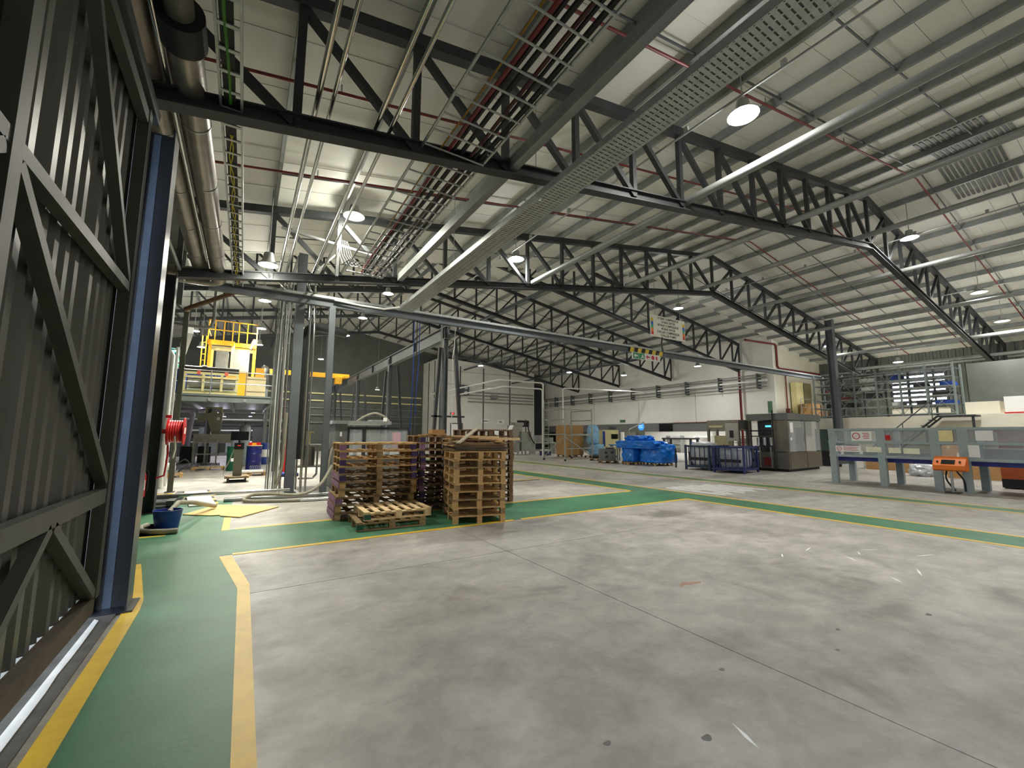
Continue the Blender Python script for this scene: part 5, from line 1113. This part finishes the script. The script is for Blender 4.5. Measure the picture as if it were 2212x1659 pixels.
# ---- machines in front of the white opening
t = thing('control_cabinet', 'cream control cabinet with a blue stripe and a dark screen', 'cabinet', (23.2, 23.4, 0), R(-25))
MB().box(-.6, .6, -.4, .4, .1, 2.0).build('body', M['cream'], t); MB().box(-.6, -.42, -.405, -.4, .8, 1.9).build('blue_stripe', M['blue'], t); MB().box(.05, .55, -.43, -.4, 1.35, 1.7).build('screen', M['screen'], t); MB().box(-.5, .5, -.35, .35, 0, .1).build('plinth', M['black'], t); MB().box(.1, .5, -.2, .3, 2.0, 2.25).build('fan_box', M['steel2'], t)
t = thing('orange_machine', 'orange panelled labelling machine behind the blue film', 'machine', (22.2, 20.2, 0), R(-20))
MB().box(-.35, .25, -.3, .3, .5, 1.45).build('orange_panel', M['orange'], t); MB().box(-.4, 1.3, -.35, .45, 0, .5).build('base', M['galv'], t); MB().box(.3, 1.2, -.3, .4, .5, 1.3).build('body', M['steel2'], t)
MB().path([(-.2, 0, 1.45), (-.2, 0, 2.0), (.9, 0, 2.5)], .04, 8).build('arm', M['galv'], t); MB().lathe([(.3, 0), (.3, .5)], 16, (.6, 0, 1.4)).build('reel', mat('grey drum', (110, 120, 112), 0.5), t)
MB().box(-1.6, -.4, -.3, .3, .95, 1.0).build('blue_shelf', M['wrap_blue'], t)
for x in (-1.5, -.6): MB().box(x - .04, x + .04, -.2, .2, 0, .95).build('leg', M['galv'], t)
t = thing('blue_disc_sign', 'round glowing blue sign on a slim post', 'sign', (23.9, 20.9, 0)); MB().tube((0, 0, .05), (0, 0, 2.1), .03, 8).build('post', M['steel'], t); MB().box(-.15, .15, -.15, .15, 0, .05).build('foot', M['steel'], t)
o = MB().lathe([(.26, -.03), (.26, .03)], 24).build('disc', mat('sign blue', (60, 150, 240), 0.4, emit=((60, 160, 250), 0.8)), t); o.rotation_euler = (0, R(90), 0); o.location = (0, 0, 2.22)
for z in (2.16, 2.28): MB().box(-.04, -.032, -.17, .17, z - .025, z + .025).build('white_bar', mat('pale bar', (190, 240, 255), 0.4, emit=((190, 240, 255), 0.8)), t)
tag(MB().box(30.85, 30.93, 23.65, 24.98, 1.96, 2.62).build('flat_screen', M['screen']), 'black screen on the dark fascia', 'screen')
t = thing('pipe_gate', 'grey frame table in the bright opening behind the film', 'table', (23.8, 17.9, 0))
for y in (-1.0, 1.0): MB().box(-.05, .05, y - .06, y + .06, 0, 1.35).build('leg', M['steel2'], t); MB().box(.65, .75, y - .06, y + .06, 0, 1.35).build('leg', M['steel2'], t)
MB().box(-.1, .8, -1.1, 1.1, 1.35, 1.45).build('top', M['steel2'], t)
t = thing('stool_cart', 'dark cart with a blue cover left of the cage crates', 'cart', (20.6, 14.0, 0)); MB().box(-.5, .5, -.4, .4, .3, .75).build('body', M['steel'], t); MB().box(-.3, .5, -.3, .4, .75, 1.25).build('blue_cover', M['wrap_blue'], t)
for (x, y) in ((-.4, -.3), (.4, -.3), (-.4, .3), (.4, .3)): MB().tube((x, y - .03, .12), (x, y + .03, .12), .12, 14).build('wheel', M['black'], t); MB().box(x - .02, x + .02, y - .02, y + .02, .12, .3).build('caster_fork', M['galv'], t)
tag(MB().box(18.6, 18.66, 14.1, 14.16, 0, .95).build('floor_stand', M['steel']), 'dark slim stand on the floor left of the cage crates', 'stand')
# inner room fittings seen through the opening
for k, (y, m) in enumerate(((20.2, 'steel2'), (23.5, 'white'), (26.6, 'galv'))):
    t = thing('shelf_unit', ['dark slatted shelf unit inside the bright opening', 'white cabinet inside the bright opening', 'grey rack inside the bright opening'][k], 'shelf', (35.1, y, 0))
    for z in (.5, 1.0, 1.5): MB().box(-.3, .3, -.8, .8, z, z + .05).build('shelf', M[m], t)
    for s in (-.8, .8): MB().box(-.3, .3, s - .02, s + .02, 0, 1.6).build('side', M[m], t)
t = thing('white_door', 'white door with a red notice inside the opening', 'door', (34.2, 18.6, 0)); MB().box(-.04, .04, -.45, .45, .02, 1.8).build('leaf', M['white'], t); MB().box(-.05, -.04, -.1, .15, .75, .9).build('red_notice', M['red'], t)
for s in (-.48, .48): MB().box(-.05, .05, s - .03, s + .03, 0, 1.84).build('frame_side', M['steel2'], t)
ld = bpy.data.lights.new('room_light', 'AREA')
t = thing('ceiling_batten', 'white fluorescent batten in the room behind the opening', 'lamp', (33.3, 25.0, 2.56))
MB().box(-.06, .06, -4.5, 4.5, .04, .09).build('body', M['white'], t); MB().tube((0, -4.4, .02), (0, 4.4, .02), .02, 10).build('tube', mat('batten tube', (255, 255, 255), .4, 0, 0, 1, emit=((250, 250, 255), 12.0)), t)
ld.shape = 'RECTANGLE'; ld.size = .15; ld.size_y = 9; ld.energy = 260; lo = bpy.data.objects.new('room_light', ld); COL.objects.link(lo); lo.parent = t; lo.location = (0, 0, -.02)

# ---- pipes along the white wall
for k in range(5):
    z = 5.02 + k * .215
    tag(MB().path([(30.62 - .06 * (k % 2), 15.5, z), (30.62 - .06 * (k % 2), 45.6, z)], .045 if k != 2 else .07, 8).build('utility_pipe', [M['tie'], M['galv'], M['white'], M['tie'], M['galv']][k]), 'long pipe along the top of the white wall, %s from the bottom' % ordn[k], 'pipe', 'pipes on the white wall')
wb = thing('pipe_bracket_row', 'row of dark brackets holding the pipes on the white wall', 'brackets', (30.9, 15.8, 4.9))
for k in range(9): MB().box(-.42, .09, .3 + k * 2.9, .37 + k * 2.9, 0, 1.08).build('bracket', M['steel2'], wb)
tag(MB().box(30.985, 30.997, 29.0, 29.7, 2.84, 3.09).build('exit_sign', mat('dim green sign', (70, 110, 80), 0.5)), 'small green exit sign low on the white wall', 'sign')
tag(MB().box(30.985, 30.997, 15.45, 15.75, 3.18, 4.0).build('exit_sign', mat('dim green sign', (70, 110, 80), 0.5)), 'upright green exit sign at the end of the white wall', 'sign')
tag(MB().path([(30.90, 15.5, 2.66), (30.90, 23.5, 2.66), (30.90, 23.6, 2.58)], .03, 8).build('long_conduit', M['red_pipe']), 'dark red conduit along the lower edge of the white wall', 'conduit')
tag(MB().path([(27.5, 15.14, 7.85), (31.2, 15.14, 8.0), (31.42, 15.14, 7.9), (31.42, 15.14, 6.45), (31.6, 15.14, 6.3), (37.7, 15.14, 6.35)], .07, 10).build('sprinkler_main', M['red_pipe']), 'thick red sprinkler main stepping down the beige end wall', 'pipe')

# ---- white pipe gantry
for k, (dz, dx) in enumerate(((0, 0), (-.52, .25))):
    tag(MB().path([(12.5, 34 - dx, 5.5 + dz) if False else (15.9 + dx, 40.9, 5.72 + dz), (15.9 + dx, 27.4 - dx, 5.72 + dz), (16.1 + dx, 27.2 - dx, 5.72 + dz), (19.7 - dx, 27.1 - dx, 5.70 + dz), (19.85 - dx, 27.1 - dx, 5.6 + dz), (19.85 - dx, 27.1 - dx, .0)], .06, 10).build('gantry_pipe', M['white']), ['outer white gantry pipe running from the cold room down to the floor', 'inner white gantry pipe running from the cold room down to the floor'][k], 'pipe', 'white gantry pipes')
tag(MB().path([(21.2, 26.3, 2.6), (21.2, 26.3, 5.2), (21.3, 26.2, 5.3), (24.5, 26.0, 5.35), (30.98, 26.0, 5.5)], .055, 10).build('gantry_pipe', M['white']), 'white pipe dropping above the cardboard crate', 'pipe', 'white gantry pipes')
t = thing('access_ladder', 'grey ladder frame beside the white gantry pipes', 'ladder', (20.5, 27.6, 0))
for x in (-.2, .25): MB().tube((x, 0, 0), (x, 0, 4.4), .03, 8).build('stile', gs, t)
for k in range(14): MB().tube((-.2, 0, .3 + k * .3), (.25, 0, .3 + k * .3), .02, 6).build('rung', gs, t)

# ---- rack mezzanine on the far right
ax = S(MB().box(28.3, 37.9, 1.0, 12.0, 2.45, 2.60).build('wall_annex_slab', M['beige_wall']))
S(MB().box(28.3, 28.42, 1.0, 12.0, 1.98, 2.45).build('wall_annex_band', M['beige_wall']))
S(MB().box(28.3, 28.42, 10.7, 12.0, 0, .12).build('baseboard_annex', M['steel2']))
S(MB().box(28.36, 28.46, 10.85, 11.85, .02, 1.98).build('door_2', mat('dark green roller door', (58, 82, 74), 0.5, 0, 0.08, 2)))
S(MB().box(28.3, 28.42, 11.85, 12.0, 0, 1.98).build('trim_9', M['beige_wall']))
S(MB().box(28.3, 28.42, 8.9, 10.8, 0, 1.98).build('wall_annex_front', M['beige_wall']))
S(MB().box(33.5, 33.6, 1.0, 12.0, 0, 2.45).build('wall_annex_back', M['beige_wall']))
for k in range(8): tag(MB().box(28.35, 28.41, 1.6 + k * .9, 1.66 + k * .9, 1.3, 1.98).build('band_post', M['steel']), 'short dark post under the beige band, %s from the right' % (ordn + ['seventh', 'eighth'])[k], 'post', 'posts under the beige band')
t = thing('storage_rack', 'tall grey steel storage rack on the right mezzanine', 'rack', (29.0, 6.0, 2.60))
rk = mat('rack grey', (132, 142, 138), 0.45, 0.3, 0.08, 4)
for k in range(7):
    for x in (0, 1.3): MB().box(x - .03, x + .03, k * 1.0 - .04, k * 1.0 + .04, 0, 2.6).build('upright', rk, t)
for j in range(6):
    z = .12 + j * .45
    for x in (0, 1.3): MB().box(x - .025, x + .025, 0, 6.0, z - .025, z + .025).build('shelf_beam', rk, t)
    MB().box(.03, 1.27, 0, 6, z - .01, z + .01).build('shelf', M['steel2'], t)
for k in range(6):
    for (z0, z1) in ((.1, 1.3), (1.3, 2.5)):
        MB().bar((-.035, k * 1.0, z0), (-.035, k + 1.0, z1), .02, .025, (1, 0, 0)).build('brace', rk, t); MB().bar((-.037, k * 1.0, z1), (-.037, k + 1.0, z0), .02, .025, (1, 0, 0)).build('brace', rk, t)
rn = random.Random(5)
cn = 0
for j in range(5):
    for k in range(6):
        if rn.random() < .6:
            m = rn.choice([M['black'], M['steel'], M['steel'], M['blue'], M['white'], M['red_pipe']]); z = 2.60 + .131 + j * .45
            w_ = rn.uniform(.3, .75); y0 = 6.0 + k + .1
            tag(MB().box(29.1, 30.1, y0, y0 + w_, z, z + rn.uniform(.15, .32)).build('stored_bin', m), '%s bin on the storage rack, shelf %s, bay %s from the right' % ({'black rubber': 'black', 'dark painted steel': 'dark grey', 'blue plastic': 'blue', 'white paint': 'white', 'dark red sprinkler pipe': 'dark red'}[m.name], ordn[j], ordn[k]), 'bin', 'bins on the storage rack'); cn += 1
t = thing('mezzanine_stair', 'dark steel stair rising to the storage rack', 'stair', (28.1, 8.0, 0))
for x in (-.8, -.05): MB().bar((x, .9, 0.1), (x, -1.7, 2.55), .05, .22, (1, 0, 0)).build('stringer', M['steel'], t)
for k in range(9): MB().box(-.8, -.05, .75 - k * .29, .98 - k * .29, .22 + k * .265, .25 + k * .265).build('tread', M['steel'], t)
MB().tube((-.8, .9, 1.0), (-.8, -1.7, 3.45), .025, 8).build('handrail', M['steel2'], t)
for k in range(3): MB().tube((-.8, .7 - k * 1.1, .35 + k * 1.03), (-.8, .7 - k * 1.1, 1.2 + k * 1.03), .02, 8).build('baluster', M['steel2'], t)
MB().box(-.85, .1, -2.9, -1.65, 2.48, 2.56).build('landing', M['steel'], t)
MB().box(-.8, -.72, -2.85, -2.77, 0, 2.48).build('landing_post', M['steel'], t)
t = thing('white_tank_box', 'white box tank with a red lower edge at the right edge', 'tank', (29.4, 3.2, 2.605)); MB().box(-.9, .8, -2.0, 1.2, .06, .75).build('body', M['white'], t); MB().box(-.92, .82, -2.02, 1.22, 0.0, .06).build('red_edge', M['red'], t)
tag(MB().box(28.9, 29.9, 4.6, 5.7, 2.605, 3.2).build('pale_sheet_pile', M['beige_wall']), 'pale sheeted pile beside the storage rack', 'pile')
tag(MB().box(30.4, 30.45, 3.2, 5.8, 2.6, 5.2).build('added_dark_panel', M['dark_wall']), 'added dark panel right of the storage rack', 'screen')  # plain panel added to darken the space by the rack
# boxes on the small platform right of the white wall
t = thing('small_platform', 'dark platform with a rail at the end of the white wall', 'platform', (33.3, 14.4, 2.9)); MB().box(-2.1, 2.4, -.7, .75, -.15, 0).build('deck', M['steel2'], t)
for x in (-2.05, -.5, .9, 2.35): MB().tube((x, -.65, 0), (x, -.65, 1.15), .02, 8).build('rail_post', M['galv'], t)
for z in (.6, 1.15): MB().tube((-2.05, -.65, z), (2.35, -.65, z), .018, 8).build('handrail', M['galv'], t)
for (x, y) in ((-2.0, -.6), (2.3, -.6)): MB().box(x - .05, x + .05, y - .05, y + .05, -2.9, -.15).build('post', M['steel2'], t)
carton('brown carton on the small platform, left', 33.5, 14.2, 1.15, .8, .9, 'card', 2.905, 0, 'cartons on the small platform'); carton('dark brown carton on the small platform, right', 34.7, 14.2, 1.05, .8, .85, 'wood_dark', 2.905, 0, 'cartons on the small platform')
tag(MB().box(33.0, 34.0, 14.75, 15.12, 2.905, 5.4).build('tall_cabinet', M['cream']), 'tall cream cabinet on the small platform', 'cabinet'); tag(MB().box(34.1, 35.2, 14.75, 15.12, 2.905, 5.4).build('tall_cabinet', mat('olive cabinet', (120, 112, 78), 0.6)), 'tall olive cabinet on the small platform', 'cabinet')
tag(MB().path([(32.4, 15.12, 2.905), (32.4, 15.12, 6.0)], .04, 8).build('riser_pipe', M['red_pipe']), 'dark red riser pipe at the end of the white wall', 'pipe')

# ================================================================ centre back: machines and cold-room fittings
t = thing('packing_machine', 'grey packing machine with a tilted panel in front of the cold room', 'machine', (19.6, 30.2, 0))
st2 = mat('galvanised machine', (160, 164, 156), 0.4, 0.4, 0.1, 4)
MB().box(-1.2, -.2, -.4, .5, .2, 1.0).build('cabinet', st2, t); MB().box(.0, 1.0, -.4, .5, .3, 1.9).build('body', st2, t)
MB().bar((-1.3, -.3, 1.6), (-.9, -.3, 2.4), .6, .06).build('tilted_panel', M['white'], t); MB().box(-.9, .2, -.2, .4, 1.3, 2.4).build('hopper', M['stainless'], t); MB().box(-.6, .3, -.3, .3, 2.4, 2.65).build('top_tray', M['stainless'], t)
MB().path(arc([(.6, -.4, 2.6), (.7, -.5, 1.8), (1.0, -.5, 1.2), (1.3, -.4, .9)]), .05, 8).build('hose', M['black'], t); MB().tube((.55, -.2, 1.9), (.55, -.2, 2.9), .04, 8).build('post', M['steel'], t)
for (x, y) in ((-1.1, -.3), (-.3, -.3), (.1, -.3), (.9, -.3), (-1.1, .4), (.9, .4)): MB().box(x - .05, x + .05, y - .05, y + .05, 0, .3).build('leg', st2, t)
MB().box(-1.0, 1.4, -.45, -.38, 1.05, 1.12).build('side_rail', st2, t)
t = thing('outfeed_conveyor', 'grey outfeed conveyor right of the packing machine', 'conveyor', (22.3, 30.5, 0)); MB().box(-1.2, 1.2, -.4, .4, .9, 1.0).build('bed', st2, t)
for x in (-1.1, 1.1): MB().box(x - .05, x + .05, -.35, .35, 0, .9).build('leg', st2, t)
MB().box(-.8, -.1, -.3, .3, 1.0, 1.6).build('box', M['tie'], t); MB().box(.2, .9, -.3, .3, 1.0, 1.4).build('box', M['tie'], t)
t = thing('floor_barrier', 'low yellow floor barrier behind the pallet stacks', 'barrier', (16.2, 27.8, 0))
MB().path([(-1.2, 0, 0), (-1.2, 0, .35), (-1.1, 0, .42), (.9, 0, .42), (1.0, 0, .35), (1.0, 0, 0)], .05, 10).build('hoop', M['yellow_paint'], t)
tag(MB().box(26.4, 28.0, 41.02, 41.08, 2.56, 3.27).build('flat_screen', M['screen']), 'black flat screen on the white cold room', 'screen')
for k, (x, z, w_, h_) in enumerate(((22.26, 3.12, .95, .46), (24.2, 3.05, .95, .5))):
    t = thing('notice_sign', ['white sign with a dark line of print on the cold room', 'white sign with two short lines on the cold room'][k], 'sign', (x, 41.07, z)); MB().box(-w_ / 2, w_ / 2, -.01, .02, -h_ / 2, h_ / 2).build('board', M['paper'], t)
    for j in range(1 + k): MB().box(-w_ * (.38 - .22 * k), w_ * (.38 - .22 * k), -.015, -.01, -.05 + j * .1 - .03 * k, .03 + j * .1 - .05 * k).build('print_line', M['steel'], t)
t = thing('led_clock', 'red digital display above the cold room door', 'clock', (18.35, 41.05, 3.83)); MB().box(-.22, .22, -.03, .04, -.12, .12).build('case', M['black'], t); led = mat('red led', (255, 60, 60), .4, 0, 0, 1, emit=((255, 40, 50), 5.0))
for x in (-.09, .07): MB().box(x - .05, x + .06, -.036, -.03, -.075, .075).build('red_digit', led, t)
tag(MB().box(16.45, 16.88, 41.9, 42.0, 5.75, 6.1).build('exit_sign', mat('pale green sign', (130, 160, 130), 0.5)), 'pale green exit sign at the corner of the cold room', 'sign')
t = thing('cold_room_door', 'white door with a dark frame in the cold room', 'door', (18.85, 41.05, 0)); MB().box(-.6, .6, -.02, .04, .02, 2.75).build('leaf', M['white'], t)
MB().box(-.7, -.6, -.04, .04, 0, 2.85).build('frame_side', M['steel2'], t); MB().box(.6, .7, -.04, .04, 0, 2.85).build('frame_side', M['steel2'], t); MB().box(-.7, .7, -.04, .04, 2.75, 2.85).build('frame_head', M['steel2'], t)
t = thing('evaporator_unit', 'dark evaporator box on the cold room wall', 'fan', (19.9, 40.75, 6.3)); MB().box(-.7, .1, -.25, .25, -.55, .55).build('case', M['steel2'], t)
for z in (-.28, .28): MB().tube((-.3, -.27, z), (-.3, -.25, z), .2, 16).build('grille', M['galv'], t)
tag(MB().box(22.9, 23.7, 40.8, 41.08, 5.6, 6.0).build('junction_unit', M['tie']), 'small grey unit high on the cold room wall', 'box')
for k in range(4):
    tag(MB().tube((20.1, 41.0, 5.15 + k * .35), (28.6, 41.0, 5.15 + k * .35), .06, 8).build('cold_room_pipe', M['tie'] if k != 1 else M['chrome']), 'pipe along the cold room front, %s from the bottom' % ordn[k], 'pipe', 'pipes on the cold room')
for k in range(5):
    tag(MB().tube((-3, 45.92, 2.8 + k * .72), (16.7, 45.92, 2.8 + k * .72), .07 if k > 2 else .04, 8).build('back_pipe', M['cream'] if k > 2 else M['tie']), 'pale pipe on the dark back wall, %s from the bottom' % ordn[k], 'pipe', 'pipes high on the back wall')
tag(MB().box(29.0, 30.3, 41.5, 45.9, 0, 7.5).build('recess_shade_block', mat('painted recess shade', (38, 42, 52), 0.6)), 'dark block painted as the shaded opening between the two white walls', 'panel')  # solid dark block, its colour stands in for the shade of an opening

# ---------------------------------------------------------------- pieces of parts hang under their part
SUB = {'lens': 'housing', 'lettering': 'board', 'colour_bar': 'board', 'green_field': 'board', 'white_arrow': 'board', 'red_arrow': 'board', 'running_figure': 'board', 'extinguisher_symbol': 'board', 'print_line': 'board',
       'instruction_label': 'flange', 'label': 'cylinder', 'valve_handle': 'cylinder', 'red_digits': 'indicator', 'notice_line': 'notice', 'prohibition_symbol': 'notice', 'screen': 'enclosure', 'push_button': 'enclosure',
       'vent_slot': 'cabinet', 'red_digit': 'case', 'grille': 'case', 'warning_label': 'frame_rail', 'pipe_flange': 'black_pipe', 'red_notice': 'leaf', 'blue_stripe': 'body', 'yellow_label': 'red_box', 'tape': 'box', 'switch_plate': 'cabinet', 'dark_opening': 'front_plate', 'white_label': 'hopper', 'joint_clip': 'side_wall'}
for o in list(bpy.data.objects):
    if o.parent is None or o.parent.type != 'EMPTY' or o.type != 'MESH': continue
    want = SUB.get(o.name.split('.')[0])
    if not want: continue
    for sib in o.parent.children:
        if sib.name.split('.')[0] == want and sib.location.length < 1e-6 and abs(sib.rotation_euler.x) + abs(sib.rotation_euler.y) + abs(sib.rotation_euler.z) < 1e-6:
            o.parent = sib; break
